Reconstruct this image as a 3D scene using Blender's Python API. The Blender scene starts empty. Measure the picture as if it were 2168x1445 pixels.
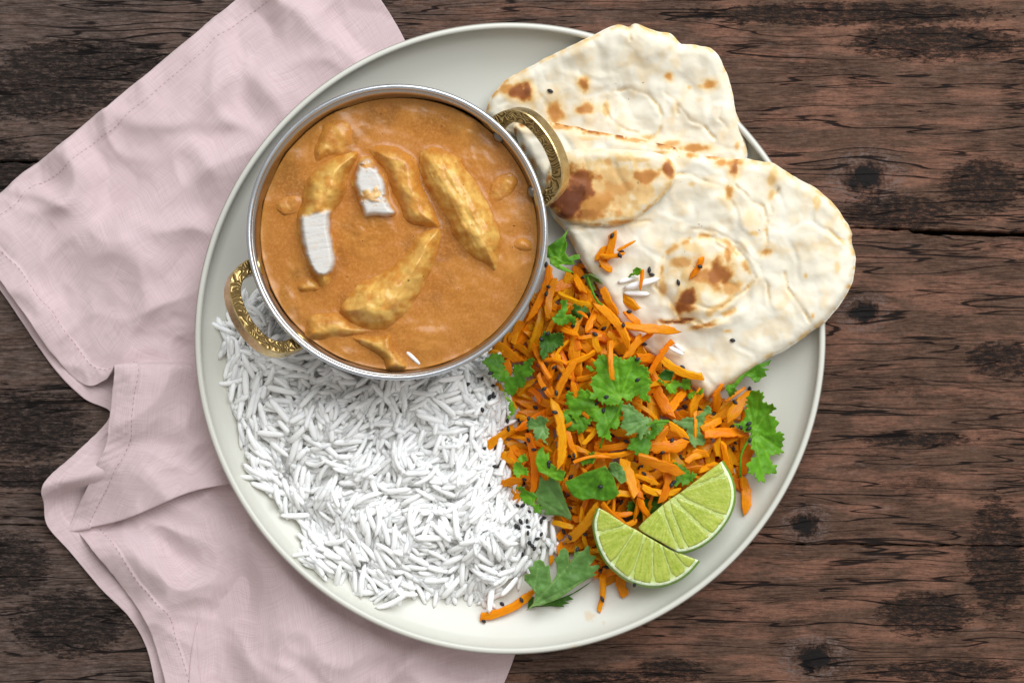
import bpy, bmesh, math, random
import numpy as np
from mathutils import Vector, Matrix, geometry

random.seed(7)
rng = np.random.default_rng(11)
scene = bpy.context.scene
C = scene.collection

# ------------------------------------------------------------------ camera, world, light, exposure
S = 0.0002            # metres per photo pixel on the table plane
D = 0.55              # camera height above the table
CX, CY = 1084.0, 722.5
cam_data = bpy.data.cameras.new('camera')
cam = bpy.data.objects.new('camera', cam_data)
C.objects.link(cam)
cam.location = (0, 0, D)
cam_data.sensor_width = 36.0
cam_data.lens = 36.0 * D / (2168 * S)
cam_data.clip_start = 0.01
cam_data.clip_end = 20
cam_data.dof.use_dof = True
cam_data.dof.focus_distance = D - 0.030
cam_data.dof.aperture_fstop = 13.0
scene.camera = cam

world = bpy.data.worlds.new('World')
scene.world = world
world.use_nodes = True
bg = world.node_tree.nodes['Background']
bg.inputs[0].default_value = (1.0, 0.96, 0.91, 1)
bg.inputs[1].default_value = 0.46

def area_lamp(name, loc, target, sx, sy, power, col):
    l = bpy.data.lights.new(name, 'AREA')
    l.shape = 'RECTANGLE'; l.size = sx; l.size_y = sy
    l.energy = power; l.color = col
    o = bpy.data.objects.new(name, l)
    C.objects.link(o)
    o.location = loc
    d = Vector(target) - Vector(loc)
    o.rotation_euler = d.to_track_quat('-Z', 'Y').to_euler()
    return o
area_lamp('window_light', (0.50, 0.95, 1.25), (0, 0, 0), 1.7, 1.2, 41.0, (0.92, 0.965, 1.0))

scene.view_settings.view_transform = 'Standard'
scene.view_settings.look = 'None'
scene.view_settings.exposure = 0.0
scene.view_settings.gamma = 1.0
scene.view_settings.use_curve_mapping = False
scene.cycles.max_bounces = 10
scene.cycles.diffuse_bounces = 6
scene.cycles.caustics_reflective = False
scene.cycles.caustics_refractive = False

# ------------------------------------------------------------------ helpers: space, noise
def P(x, y, z=0.0):
    k = (D - z) / D * S
    return ((x - CX) * k, (CY - y) * k, z)

def zoomed(x0, y0, sc):
    return lambda pts: [(x0 + a / sc, y0 + b / sc) for a, b in pts]
ZP = zoomed(450, 150, 2.125)      # pot crop
ZN = zoomed(1000, 20, 1.72)       # naan crop
ZA = zoomed(980, 470, 2.949)      # salad, upper crop
ZB = zoomed(980, 880, 2.949)      # salad, lower crop
ZC = zoomed(1180, 740, 4.517)     # leaf crop
ZD = zoomed(1000, 900, 3.362)     # corner crop

def _hash(ix, iy, seed):
    h = (ix.astype(np.int64) * 374761393 + iy.astype(np.int64) * 668265263 + seed * 982451653) & 0x7fffffff
    h = ((h ^ (h >> 13)) * 1274126177) & 0x7fffffff
    return ((h ^ (h >> 16)) & 0xffff) / 65535.0

def perlin(x, y, seed=0):
    x = np.asarray(x, float); y = np.asarray(y, float)
    ix = np.floor(x); iy = np.floor(y); fx = x - ix; fy = y - iy
    u = fx * fx * fx * (fx * (fx * 6 - 15) + 10); v = fy * fy * fy * (fy * (fy * 6 - 15) + 10)
    def g(dx, dy):
        a = _hash(ix + dx, iy + dy, seed) * 2 * np.pi
        return np.cos(a) * (fx - dx) + np.sin(a) * (fy - dy)
    return ((g(0, 0) * (1 - u) + g(1, 0) * u) * (1 - v) + (g(0, 1) * (1 - u) + g(1, 1) * u) * v) * 1.5

def fbm(x, y, seed=0, octaves=4, gain=0.5):
    t = 0; a = 1.0; f = 1.0
    for k in range(octaves):
        t = t + a * perlin(x * f + 17.3 * k, y * f - 9.1 * k, seed + k)
        a *= gain; f *= 2.03
    return t

def sstep(a, b, x):
    t = np.clip((x - a) / (b - a), 0, 1)
    return t * t * (3 - 2 * t)

def voronoi_f(x, y, seed=0):
    """distance to nearest and second nearest jittered cell point, and an id"""
    x = np.asarray(x, float); y = np.asarray(y, float)
    ix = np.floor(x); iy = np.floor(y)
    d1 = np.full(x.shape, 9.0); d2 = np.full(x.shape, 9.0); cid = np.zeros(x.shape)
    for dx in (-1, 0, 1):
        for dy in (-1, 0, 1):
            cx = ix + dx; cy = iy + dy
            px = cx + _hash(cx, cy, seed); py = cy + _hash(cx, cy, seed + 5)
            d = np.hypot(px - x, py - y)
            c = _hash(cx, cy, seed + 9)
            near = d < d1
            d2 = np.where(near, d1, np.minimum(d2, d))
            cid = np.where(near, c, cid)
            d1 = np.where(near, d, d1)
    return d1, d2, cid

def dist_poly(px, py, poly, closed=True):
    poly = np.asarray(poly, float)
    a = poly; b = np.roll(poly, -1, axis=0)
    if not closed:
        a = a[:-1]; b = b[:-1]
    best = np.full(px.shape, 1e9)
    for (ax, ay), (bx, by) in zip(a, b):
        dx, dy = bx - ax, by - ay
        L = dx * dx + dy * dy + 1e-18
        t = np.clip(((px - ax) * dx + (py - ay) * dy) / L, 0, 1)
        best = np.minimum(best, (px - ax - t * dx) ** 2 + (py - ay - t * dy) ** 2)
    return np.sqrt(best)

def inside_poly(px, py, poly):
    poly = np.asarray(poly, float)
    ins = np.zeros(px.shape, bool)
    n = len(poly)
    for i in range(n):
        x1, y1 = poly[i]; x2, y2 = poly[(i + 1) % n]
        c = ((y1 > py) != (y2 > py)) & (px < (x2 - x1) * (py - y1) / (y2 - y1 + 1e-18) + x1)
        ins ^= c
    return ins

def smooth_closed(pts, step):
    p = np.asarray(pts, float); n = len(p); out = []
    for i in range(n):
        p0, p1, p2, p3 = p[i - 1], p[i], p[(i + 1) % n], p[(i + 2) % n]
        m = max(1, int(np.hypot(*(p2 - p1)) / step))
        for k in range(m):
            t = k / m
            out.append(0.5 * ((2 * p1) + (-p0 + p2) * t + (2 * p0 - 5 * p1 + 4 * p2 - p3) * t * t + (-p0 + 3 * p1 - 3 * p2 + p3) * t ** 3))
    return np.array(out)

def linear_closed(pts, step):
    p = np.asarray(pts, float); n = len(p); out = []
    for i in range(n):
        a, b = p[i], p[(i + 1) % n]
        m = max(1, int(np.hypot(*(b - a)) / step))
        for k in range(m):
            out.append(a + (b - a) * k / m)
    return np.array(out)

def rbf(points):
    """thin-plate spline through (px, py, z)"""
    a = np.array(points, float); n = len(a)
    def phi(r): return np.where(r > 0, r * r * np.log(r + 1e-12), 0)
    R = np.hypot(a[:, None, 0] - a[None, :, 0], a[:, None, 1] - a[None, :, 1]) / 500
    A = np.zeros((n + 3, n + 3)); A[:n, :n] = phi(R) + np.eye(n) * 0.01
    Q = np.column_stack([np.ones(n), a[:, 0] / 500, a[:, 1] / 500])
    A[:n, n:] = Q; A[n:, :n] = Q.T
    w = np.linalg.solve(A, np.concatenate([a[:, 2], np.zeros(3)]))
    def f(x, y):
        x = np.asarray(x, float); y = np.asarray(y, float)
        z = w[n] + w[n + 1] * x / 500 + w[n + 2] * y / 500
        for i in range(n):
            z = z + w[i] * phi(np.hypot(x - a[i, 0], y - a[i, 1]) / 500)
        return z
    return f

# ------------------------------------------------------------------ helpers: objects
def mesh(name, verts, faces, mats, smooth=True, cols=None, fmat=None):
    me = bpy.data.meshes.new(name)
    me.from_pydata([tuple(v) for v in verts], [], [tuple(f) for f in faces])
    for m in (mats if isinstance(mats, (list, tuple)) else [mats]):
        me.materials.append(m)
    if cols is not None:
        at = me.attributes.new('Col', 'FLOAT_COLOR', 'POINT')
        c = np.asarray(cols, float)
        if c.shape[1] == 3:
            c = np.column_stack([c, np.ones(len(c))])
        at.data.foreach_set('color', c.ravel())
    if fmat is not None:
        me.polygons.foreach_set('material_index', fmat)
    if smooth:
        me.polygons.foreach_set('use_smooth', [True] * len(me.polygons))
    me.update()
    return me

def fix_normals(me):
    bm = bmesh.new(); bm.from_mesh(me); bmesh.ops.recalc_face_normals(bm, faces=bm.faces); bm.to_mesh(me); bm.free()
    return me

def link(name, me, parent=None, loc=(0, 0, 0)):
    o = bpy.data.objects.new(name, me)
    C.objects.link(o)
    o.location = loc
    if parent is not None:
        o.parent = parent
    return o

def tag(o, label=None, category=None, group=None, kind=None):
    if label: o['label'] = label
    if category: o['category'] = category
    if group: o['group'] = group
    if kind: o['kind'] = kind
    return o

def empty(name, loc=(0, 0, 0)):
    o = bpy.data.objects.new(name, None)
    C.objects.link(o)
    o.location = loc
    o.empty_display_size = 0.01
    return o

def origin_to(me, c):
    me.transform(Matrix.Translation(-Vector(c)))

def place(name, me, parent=None):
    """link with the origin at the bottom centre of its mesh"""
    co = np.empty(len(me.vertices) * 3); me.vertices.foreach_get('co', co); co = co.reshape(-1, 3)
    c = (co[:, 0].mean(), co[:, 1].mean(), co[:, 2].min())
    origin_to(me, c)
    return link(name, me, parent, c)

def slab(outline, spacing, top, bottom, jitter=0.25, edge_step=None):
    """a solid sheet inside an outline given in photo pixels. top/bottom: f(px, py, d) -> z (m), d = pixels to outline.
    returns verts, faces, (px, py, d) of the top verts, number of top verts"""
    ol = np.asarray(outline, float)
    area2 = np.sum(ol[:, 0] * np.roll(ol[:, 1], -1) - np.roll(ol[:, 0], -1) * ol[:, 1])
    if area2 < 0: ol = ol[::-1]
    x0, y0 = ol.min(0); x1, y1 = ol.max(0)
    gx, gy = np.meshgrid(np.arange(x0, x1, spacing), np.arange(y0, y1, spacing * 0.866))
    gx = gx + (np.arange(gx.shape[0]) % 2)[:, None] * spacing * 0.5
    gx = gx.ravel() + rng.uniform(-1, 1, gx.size) * jitter * spacing
    gy = gy.ravel() + rng.uniform(-1, 1, gy.size) * jitter * spacing
    ins = inside_poly(gx, gy, ol)
    gx, gy = gx[ins], gy[ins]
    if len(gx):
        d = dist_poly(gx, gy, ol)
        k = d > spacing * 0.45
        gx, gy = gx[k], gy[k]
    pts = [Vector((a, b)) for a, b in ol] + [Vector((a, b)) for a, b in zip(gx, gy)]
    n = len(ol)
    r = geometry.delaunay_2d_cdt(pts, [(i, (i + 1) % n) for i in range(n)], [], 1, 1e-4)
    vx = np.array([(v.x, v.y) for v in r[0]]); tris = [tuple(f) for f in r[2]]
    if not tris:
        r = geometry.delaunay_2d_cdt(pts, [], [list(range(n))], 1, 1e-4)
        vx = np.array([(v.x, v.y) for v in r[0]]); tris = [tuple(f) for f in r[2]]
    d = dist_poly(vx[:, 0], vx[:, 1], ol)
    d[d < 1e-3] = 0
    zt = top(vx[:, 0], vx[:, 1], d) * np.ones(len(vx)); zb = bottom(vx[:, 0], vx[:, 1], d) * np.ones(len(vx))
    m = len(vx)
    def W(z):
        k = (D - z) / D * S
        return np.column_stack([(vx[:, 0] - CX) * k, (CY - vx[:, 1]) * k, z])
    kt = (D - zt) / D * S
    T = W(zt)
    B = T.copy(); B[:, 2] = zb                       # straight below its top point
    verts = np.vstack([T, B])
    faces = []
    cnt = {}
    for f in tris:
        a = vx[f[0]]; b = vx[f[1]]; c = vx[f[2]]
        cr = (b[0] - a[0]) * (c[1] - a[1]) - (b[1] - a[1]) * (c[0] - a[0])
        if cr > 0: f = (f[0], f[2], f[1])            # image y points down: flip for an upward normal
        faces.append(f); faces.append((f[0] + m, f[2] + m, f[1] + m))
        for i in range(3):
            e = (f[i], f[(i + 1) % 3])
            cnt[e] = 1
    for (i, j) in list(cnt):
        if (j, i) not in cnt:
            faces.append((j, i, i + m, j + m))
    return verts, faces, (vx[:, 0], vx[:, 1], d), m

# ------------------------------------------------------------------ helpers: materials
class NT:
    def __init__(self, name):
        self.m = bpy.data.materials.new(name); self.m.use_nodes = True
        self.t = self.m.node_tree; self.b = self.t.nodes['Principled BSDF']
        self.out = self.t.nodes['Material Output']
    def n(self, kind, **kw):
        nd = self.t.nodes.new('ShaderNode' + kind)
        for k, v in kw.items(): setattr(nd, k, v)
        return nd
    def l(self, a, b): self.t.links.new(a, b)
    def put(self, sock, v):
        if hasattr(v, 'is_output') or isinstance(v, bpy.types.NodeSocket): self.l(v, sock)
        elif isinstance(v, (tuple, list)) and len(v) == 3 and sock.type == 'RGBA': sock.default_value = (*v, 1)
        else: sock.default_value = v
    def set(self, **kw):
        for k, v in kw.items(): self.put(self.b.inputs[k.replace('_', ' ')], v)
    def obj(self): return self.n('TexCoord').outputs['Object']
    def world_pos(self): return self.n('NewGeometry').outputs['Position']
    def attr(self, a='Col'): return self.n('Attribute', attribute_name=a).outputs['Color']
    def mapping(self, v, scale=(1, 1, 1), loc=(0, 0, 0), rot=(0, 0, 0)):
        k = self.n('Mapping'); self.l(v, k.inputs[0])
        k.inputs['Scale'].default_value = scale; k.inputs['Location'].default_value = loc; k.inputs['Rotation'].default_value = rot
        return k.outputs[0]
    def noise(self, v, scale, detail=4, rough=0.55, dist=0.0, out=0):
        k = self.n('TexNoise'); self.l(v, k.inputs['Vector'])
        k.inputs['Scale'].default_value = scale; k.inputs['Detail'].default_value = detail
        k.inputs['Roughness'].default_value = rough; k.inputs['Distortion'].default_value = dist
        return k.outputs[out]
    def voro(self, v, scale, feature='F1', rand=1.0, out='Distance'):
        k = self.n('TexVoronoi', feature=feature); self.l(v, k.inputs['Vector'])
        k.inputs['Scale'].default_value = scale; k.inputs['Randomness'].default_value = rand
        return k.outputs[out]
    def math(self, op, a, b=0.0, c=0.0, clamp=False):
        k = self.n('Math', operation=op); k.use_clamp = clamp
        for i, v in enumerate((a, b, c)): self.put(k.inputs[i], v)
        return k.outputs[0]
    def ramp(self, v, stops, interp='LINEAR'):
        k = self.n('ValToRGB'); self.l(v, k.inputs[0]); k.color_ramp.interpolation = interp
        e = k.color_ramp.elements
        while len(e) < len(stops): e.new(0.5)
        for i, (p, c) in enumerate(stops):
            e[i].position = p
            e[i].color = (c, c, c, 1) if not isinstance(c, (tuple, list)) else (*c, 1)
        return k.outputs[0]
    def range(self, v, a, b, c=0.0, d=1.0):
        k = self.n('MapRange'); k.interpolation_type = 'SMOOTHSTEP'
        for i, x in enumerate((v, a, b, c, d)): self.put(k.inputs[i], x)
        return k.outputs[0]
    def mix(self, f, a, b, mode='MIX'):
        k = self.n('MixRGB', blend_type=mode)
        self.put(k.inputs[0], f); self.put(k.inputs[1], a); self.put(k.inputs[2], b)
        return k.outputs[0]
    def bump(self, h, strength=0.3, dist=0.001, normal=None):
        k = self.n('Bump'); self.put(k.inputs['Height'], h)
        k.inputs['Strength'].default_value = strength; k.inputs['Distance'].default_value = dist
        if normal is not None: self.l(normal, k.inputs['Normal'])
        return k.outputs[0]
    def xyz(self, v):
        k = self.n('SeparateXYZ'); self.l(v, k.inputs[0]); return k.outputs
    def vec(self, x, y, z=0.0):
        k = self.n('CombineXYZ')
        for i, v in enumerate((x, y, z)): self.put(k.inputs[i], v)
        return k.outputs[0]
    def rand(self): return self.n('ObjectInfo').outputs['Random']

def mat_wood():
    t = NT('weathered wood')
    p = t.world_pos()
    x, y, z = t.xyz(p)[0], t.xyz(p)[1], None
    # photo pixel coordinates on the table plane, in units of 100 px
    X = t.math('MULTIPLY', x, 50.0); Y = t.math('MULTIPLY', y, 50.0)
    base = t.vec(X, Y, 0.0)
    # knots bend the grain
    knots = [((1835 - CX) / 100, (CY - 378) / 100, .48, .36), ((1828 - CX) / 100, (CY - 662) / 100, .34, .24), ((1725 - CX) / 100, (CY - 1392) / 100, .45, .30),
             ((1705 - CX) / 100, (CY - 1110) / 100, .30, .26)]
    bend = 0.0; core = 0.0; halo = 0.0
    for i, (kx, ky, rx, ry) in enumerate(knots):
        dx = t.math('DIVIDE', t.math('SUBTRACT', X, kx), rx); dy = t.math('DIVIDE', t.math('SUBTRACT', Y, ky), ry)
        d = t.math('SQRT', t.math('ADD', t.math('MULTIPLY', dx, dx), t.math('MULTIPLY', dy, dy)))
        g = t.math('MULTIPLY', t.math('EXPONENT', t.math('MULTIPLY', t.math('MULTIPLY', d, d), -0.35)), t.math('MULTIPLY', dy, ry * -0.45))
        bend = t.math('ADD', bend, g)
        nd = t.math('ADD', d, t.math('MULTIPLY', t.math('SUBTRACT', t.noise(base, 3.5 + i, 6, 0.75), 0.5), 2.6))
        core = t.math('MAXIMUM', core, t.range(nd, 1.15, 0.55))
        if i < 4: halo = t.math('MAXIMUM', halo, t.math('MULTIPLY', t.range(nd, 2.1, 1.3), t.range(nd, 0.8, 1.2)))
    wav = t.math('MULTIPLY', t.math('SUBTRACT', t.noise(t.mapping(base, (0.22, 0.5, 1)), 1.0, 3), 0.5), 0.30)
    Yw = t.math('ADD', t.math('ADD', Y, bend), wav)
    g = t.vec(X, Yw, 0.0)
    # colour: broad patches
    n_patch = t.noise(t.mapping(g, (0.30, 0.85, 1), (3.1, 7.7, 0)), 1.0, 6, 0.62)
    n_red = t.noise(t.mapping(g, (0.5, 2.2, 1), (11, 2, 0)), 1.0, 6, 0.65)
    n_fine = t.noise(t.mapping(g, (2.2, 17, 1)), 1.0, 7, 0.72)
    n_grit = t.noise(t.mapping(base, (9, 15, 1)), 1.0, 6, 0.78)
    n_line = t.noise(t.mapping(g, (0.9, 14, 1), (5, 1, 0)), 1.0, 4, 0.6)
    side = t.range(X, -7.0, 7.0)                      # the boards to one side are redder, to the other greyer
    brown = t.ramp(n_fine, [(0.22, (0.030, 0.016, 0.011)), (0.45, (0.072, 0.039, 0.026)), (0.62, (0.104, 0.060, 0.042)), (0.85, (0.160, 0.098, 0.074))])
    grey = t.ramp(n_fine, [(0.22, (0.018, 0.012, 0.010)), (0.45, (0.060, 0.040, 0.032)), (0.62, (0.112, 0.080, 0.068)), (0.85, (0.190, 0.148, 0.134))])
    col = t.mix(side, grey, brown)
    red = t.range(n_red, 0.46, 0.62, 0.0, 0.88)
    red = t.math('MULTIPLY', red, t.range(side, -0.3, 1.0))
    col = t.mix(red, col, t.mix(n_fine, (0.088, 0.040, 0.025), (0.245, 0.122, 0.082)))
    ash = t.range(t.noise(t.mapping(g, (0.8, 3.2, 1), (1, 21, 0)), 1.0, 6, 0.7), 0.58, 0.76, 0.0, 0.45)
    col = t.mix(ash, col, (0.170, 0.128, 0.116))
    col = t.mix(t.range(n_line, 0.52, 0.66, 0.0, 0.55), col, t.mix(0.35, col, (0.0, 0.0, 0.0), 'MIX'))
    col = t.mix(0.75, col, t.ramp(n_grit, [(0.25, 0.50), (0.5, 1.15), (0.78, 1.9)]), 'MULTIPLY')
    col = t.mix(t.math('MULTIPLY', halo, t.range(n_grit, 0.45, 0.62)), col, (0.14, 0.105, 0.095))
    # black weathered patches: noise plus the ones the photo shows
    blk = t.range(n_patch, 0.56, 0.66, 0.0, 0.75)
    spots = [(30, 1195, .95, .85), (1790, 30, 4.3, .32), (1980, 90, 2.4, .5), (2080, 395, 1.1, .78), (1900, 450, 1.5, .5), (2110, 1180, .8, 1.7), (1960, 1300, 1.3, .6), (2000, 1420, 2.2, .3),
             (60, 190, 2.6, .8), (180, 130, 2.4, .6), (60, 900, 1.6, 1.0), (100, 1010, 1.8, .35), (150, 1320, 1.6, .9), (2120, 760, 1.0, .5), (1420, 1420, 1.0, .35), (1940, 930, 1.6, .2), (30, 420, .8, 1.6), (1260, 1440, 1.6, .35)]
    sp = 0.0
    for (sx, sy, rx, ry) in spots:
        dx = t.math('DIVIDE', t.math('SUBTRACT', X, (sx - CX) / 100), rx); dy = t.math('DIVIDE', t.math('SUBTRACT', Y, (CY - sy) / 100), ry)
        d = t.math('SQRT', t.math('ADD', t.math('MULTIPLY', dx, dx), t.math('MULTIPLY', dy, dy)))
        sp = t.math('MAXIMUM', sp, t.range(d, 1.25, 0.35))
    edge = t.noise(t.mapping(base, (3.0, 11.0, 1), (2, 2, 0)), 1.0, 8, 0.80)
    sp = t.range(t.math('ADD', sp, t.math('MULTIPLY', t.math('SUBTRACT', edge, 0.5), 3.6)), 0.50, 0.80, 0.0, 1.0)
    blk = t.math('MAXIMUM', t.math('MULTIPLY', blk, t.range(edge, 0.42, 0.60)), sp)
    blk = t.math('MULTIPLY', blk, t.range(t.noise(t.mapping(base, (5.0, 13, 1), (6, 3, 0)), 1.0, 8, 0.82), 0.62, 0.44, 0.10, 0.95))
    blk = t.math('MAXIMUM', blk, core)
    col = t.mix(blk, col, t.mix(n_grit, (0.003, 0.003, 0.004), (0.022, 0.018, 0.016)))
    # cracks along the grain: contour lines of stretched noise
    def cracks(sx, sy, off, width, warp):
        v = t.mapping(g, (sx, sy, 1), off)
        n = t.noise(v, 1.0, 2.5, 0.55, warp)
        a = t.math('ABSOLUTE', t.math('SUBTRACT', n, 0.5))
        return t.range(a, width, width * 0.25)
    gate = t.range(t.noise(t.mapping(g, (0.5, 1.6, 1), (9, 9, 0)), 1.0, 3), 0.53, 0.62)
    c1 = cracks(0.13, 2.0, (4, 3, 0), 0.010, 0.0)
    c2 = t.math('MULTIPLY', cracks(0.28, 4.6, (8, 1, 0), 0.018, 0.0), gate)
    c3 = t.math('MULTIPLY', cracks(0.7, 12.0, (2, 6, 0), 0.035, 0.0), t.range(t.noise(base, 0.9, 3), 0.40, 0.60))
    c4 = t.math('MULTIPLY', cracks(2.5, 0.8, (7, 3, 0), 0.010, 0.8), t.range(t.noise(t.mapping(base, (1, 1, 1), (40, 2, 0)), 1.1, 3), 0.56, 0.66))
    ck = t.math('MAXIMUM', t.math('MAXIMUM', c1, c2), t.math('MAXIMUM', t.math('MULTIPLY', c3, 0.30), t.math('MULTIPLY', c4, 0.0)))
    col = t.mix(t.math('MULTIPLY', ck, 0.93), col, (0.006, 0.005, 0.005))
    h = t.math('SUBTRACT', t.math('ADD', t.math('MULTIPLY', n_fine, 0.35), t.math('MULTIPLY', n_grit, 0.25)), t.math('MULTIPLY', ck, 0.8))
    h = t.math('SUBTRACT', h, t.math('MULTIPLY', blk, 0.25))
    t.set(Base_Color=col, Roughness=t.ramp(n_grit, [(0.3, 0.6), (0.8, 0.85)]), Normal=t.bump(h, 0.9, 0.0010))
    t.b.inputs['Specular IOR Level'].default_value = 0.08
    return t.m

def mat_linen():
    t = NT('pink linen')
    uv = t.n('UVMap', uv_map='cloth').outputs[0]
    w1 = t.noise(t.mapping(uv, (2400, 55, 1)), 1.0, 2, 0.6)
    w2 = t.noise(t.mapping(uv, (55, 2400, 1), (3, 9, 0)), 1.0, 2, 0.6)
    slub = t.noise(t.mapping(uv, (1300, 60, 1), (1, 5, 0)), 1.0, 3)
    slub2 = t.noise(t.mapping(uv, (60, 1300, 1), (8, 5, 0)), 1.0, 3)
    w = t.math('ADD', w1, w2)
    thread = t.math('ADD', slub, slub2)
    col = t.ramp(t.math('MULTIPLY', w, 0.5), [(0.25, (0.445, 0.328, 0.336)), (0.5, (0.552, 0.424, 0.432)), (0.75, (0.628, 0.500, 0.508))])
    col = t.mix(t.range(thread, 1.15, 1.38, 0.0, 0.14), col, (0.62, 0.50, 0.51))
    col = t.mix(t.range(t.noise(t.mapping(uv, (14, 14, 1)), 1.0, 3), 0.35, 0.7, 0.0, 0.12), col, (0.50, 0.34, 0.345))
    h = t.math('ADD', w, t.math('MULTIPLY', thread, 0.12))
    t.set(Base_Color=col, Roughness=0.85, Normal=t.bump(h, 0.45, 0.00025), Sheen_Weight=0.25, Sheen_Roughness=0.5)
    t.b.inputs['Specular IOR Level'].default_value = 0.15
    return t.m

def mat_plate():
    t = NT('pale glazed stoneware')
    p = t.world_pos()
    n = t.noise(p, 18, 3)
    sp = t.range(t.noise(p, 1900, 2), 0.70, 0.78, 0.0, 0.25)
    col = t.mix(n, (0.575, 0.565, 0.500), (0.620, 0.610, 0.548))
    col = t.mix(sp, col, (0.42, 0.38, 0.32))
    # dressing drips near the edge
    x, y = t.xyz(p)[0], t.xyz(p)[1]
    for (dx, dy, r, a) in ((1247, 1300, 0.0030, 0.55), (1213, 1357, 0.0026, 0.35), (1275, 1312, 0.0012, 0.35), (1180, 1290, 0.001, 0.2)):
        c = P(dx, dy, 0.012)
        d = t.math('SQRT', t.math('ADD', t.math('POWER', t.math('SUBTRACT', x, c[0]), 2.0), t.math('POWER', t.math('MULTIPLY', t.math('SUBTRACT', y, c[1]), 1.3), 2.0)))
        d = t.math('ADD', d, t.math('MULTIPLY', t.math('SUBTRACT', t.noise(p, 500, 3), 0.5), 0.004))
        col = t.mix(t.range(d, r, r * 0.4, 0.0, a), col, (0.55, 0.40, 0.22))
    t.set(Base_Color=col, Roughness=t.ramp(t.noise(p, 40, 3), [(0.3, 0.30), (0.7, 0.40)]), Normal=t.bump(t.noise(p, 120, 2), 0.05, 0.0005))
    t.b.inputs['Specular IOR Level'].default_value = 0.45
    return t.m

def mat_steel(name, col, rough, brushed=True):
    t = NT(name)
    p = t.obj()
    n = t.noise(t.mapping(p, (60, 60, 1500)), 1.0, 3)
    s = t.noise(p, 900, 3)
    t.set(Base_Color=t.mix(s, tuple(c * 0.86 for c in col), col), Metallic=1.0, Roughness=t.ramp(n, [(0.3, rough * 0.8), (0.7, rough * 1.25)]),
          Normal=t.bump(n, 0.10, 0.0002))
    return t.m

def mat_brass():
    t = NT('worn brass')
    p = t.obj()
    n = t.noise(p, 260, 4)
    col = t.mix(t.range(n, 0.35, 0.7), (0.55, 0.40, 0.17), (0.70, 0.55, 0.29))
    t.set(Base_Color=col, Metallic=1.0, Roughness=t.ramp(t.noise(p, 700, 4), [(0.3, 0.22), (0.75, 0.42)]),
          Normal=t.bump(t.noise(t.mapping(p, (300, 900, 300)), 1.0, 3), 0.15, 0.0003))
    return t.m

def mat_engraved():
    t = NT('engraved brass')
    p = t.obj()
    q = t.n('VectorMath', operation='ADD')
    nv = t.n('TexNoise'); t.l(p, nv.inputs['Vector']); nv.inputs['Scale'].default_value = 190; nv.inputs['Detail'].default_value = 0.5
    sc = t.n('VectorMath', operation='SCALE'); t.l(nv.outputs['Color'], sc.inputs[0]); sc.inputs['Scale'].default_value = 0.0075
    t.l(p, q.inputs[0]); t.l(sc.outputs[0], q.inputs[1])
    w = t.n('TexWave', wave_type='RINGS', rings_direction='SPHERICAL'); 
    v = t.n('TexVoronoi'); t.l(q.outputs[0], v.inputs['Vector']); v.inputs['Scale'].default_value = 170
    ring = t.math('SINE', t.math('MULTIPLY', v.outputs['Distance'], 34.0))
    groove = t.range(ring, -0.45, 0.5)
    col = t.mix(groove, (0.15, 0.095, 0.034), (0.40, 0.28, 0.115))
    t.set(Base_Color=col, Metallic=1.0, Roughness=t.math('SUBTRACT', 0.55, t.math('MULTIPLY', groove, 0.25)),
          Normal=t.bump(ring, 0.45, 0.0005))
    return t.m

def mat_curry():
    t = NT('curry sauce')
    p = t.world_pos()
    a = t.attr()
    n1 = t.noise(p, 75, 5, 0.6)
    n2 = t.noise(p, 900, 3, 0.7)
    n3 = t.noise(p, 2600, 2, 0.7)
    col = t.mix(t.range(n1, 0.35, 0.68, 0.0, 0.50), a, (0.365, 0.118, 0.011))
    col = t.mix(t.range(n2, 0.42, 0.70, 0.0, 0.46), col, (0.580, 0.265, 0.062))
    col = t.mix(t.range(n3, 0.52, 0.70, 0.0, 0.42), col, (0.240, 0.066, 0.006))
    col = t.mix(t.range(t.noise(p, 700, 1), 0.785, 0.80, 0.0, 0.85), col, (0.05, 0.02, 0.005))
    h = t.math('ADD', t.math('MULTIPLY', n2, 0.5), t.math('MULTIPLY', n3, 0.3))
    t.set(Base_Color=col, Roughness=0.30, Normal=t.bump(h, 0.12, 0.0004))
    t.b.inputs['Specular IOR Level'].default_value = 0.36
    return t.m

def mat_chicken():
    t = NT('sauced chicken')
    p = t.world_pos()
    a = t.attr(); w = t.attr('Cut')
    n = t.noise(p, 420, 5, 0.65); f = t.noise(p, 1700, 3, 0.7)
    col = t.mix(t.range(t.noise(p, 190, 6, 0.6), 0.50, 0.62, 0.0, 0.65), a, (0.52, 0.205, 0.024))
    col = t.mix(t.range(n, 0.40, 0.72, 0.0, 0.45), col, t.mix(0.65, a, (0.58, 0.20, 0.016)))
    col = t.mix(t.range(f, 0.48, 0.74, 0.0, 0.35), col, (0.70, 0.43, 0.13))
    col = t.mix(t.range(t.noise(p, 620, 1), 0.775, 0.79, 0.0, 0.85), col, (0.06, 0.03, 0.01))
    cut = t.mix(t.range(f, 0.3, 0.8, 0.0, 0.25), a, (0.60, 0.58, 0.57))
    col = t.mix(w, col, cut)
    h = t.math('ADD', t.math('MULTIPLY', n, 0.8), t.math('MULTIPLY', f, 0.35))
    t.set(Base_Color=col, Roughness=t.mix(w, (0.38, 0.38, 0.38), (0.6, 0.6, 0.6)), Normal=t.bump(h, 0.22, 0.0007))
    t.b.inputs['Specular IOR Level'].default_value = 0.25
    t.b.inputs['Coat Weight'].default_value = 0.25; t.b.inputs['Coat Roughness'].default_value = 0.18
    return t.m

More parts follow.
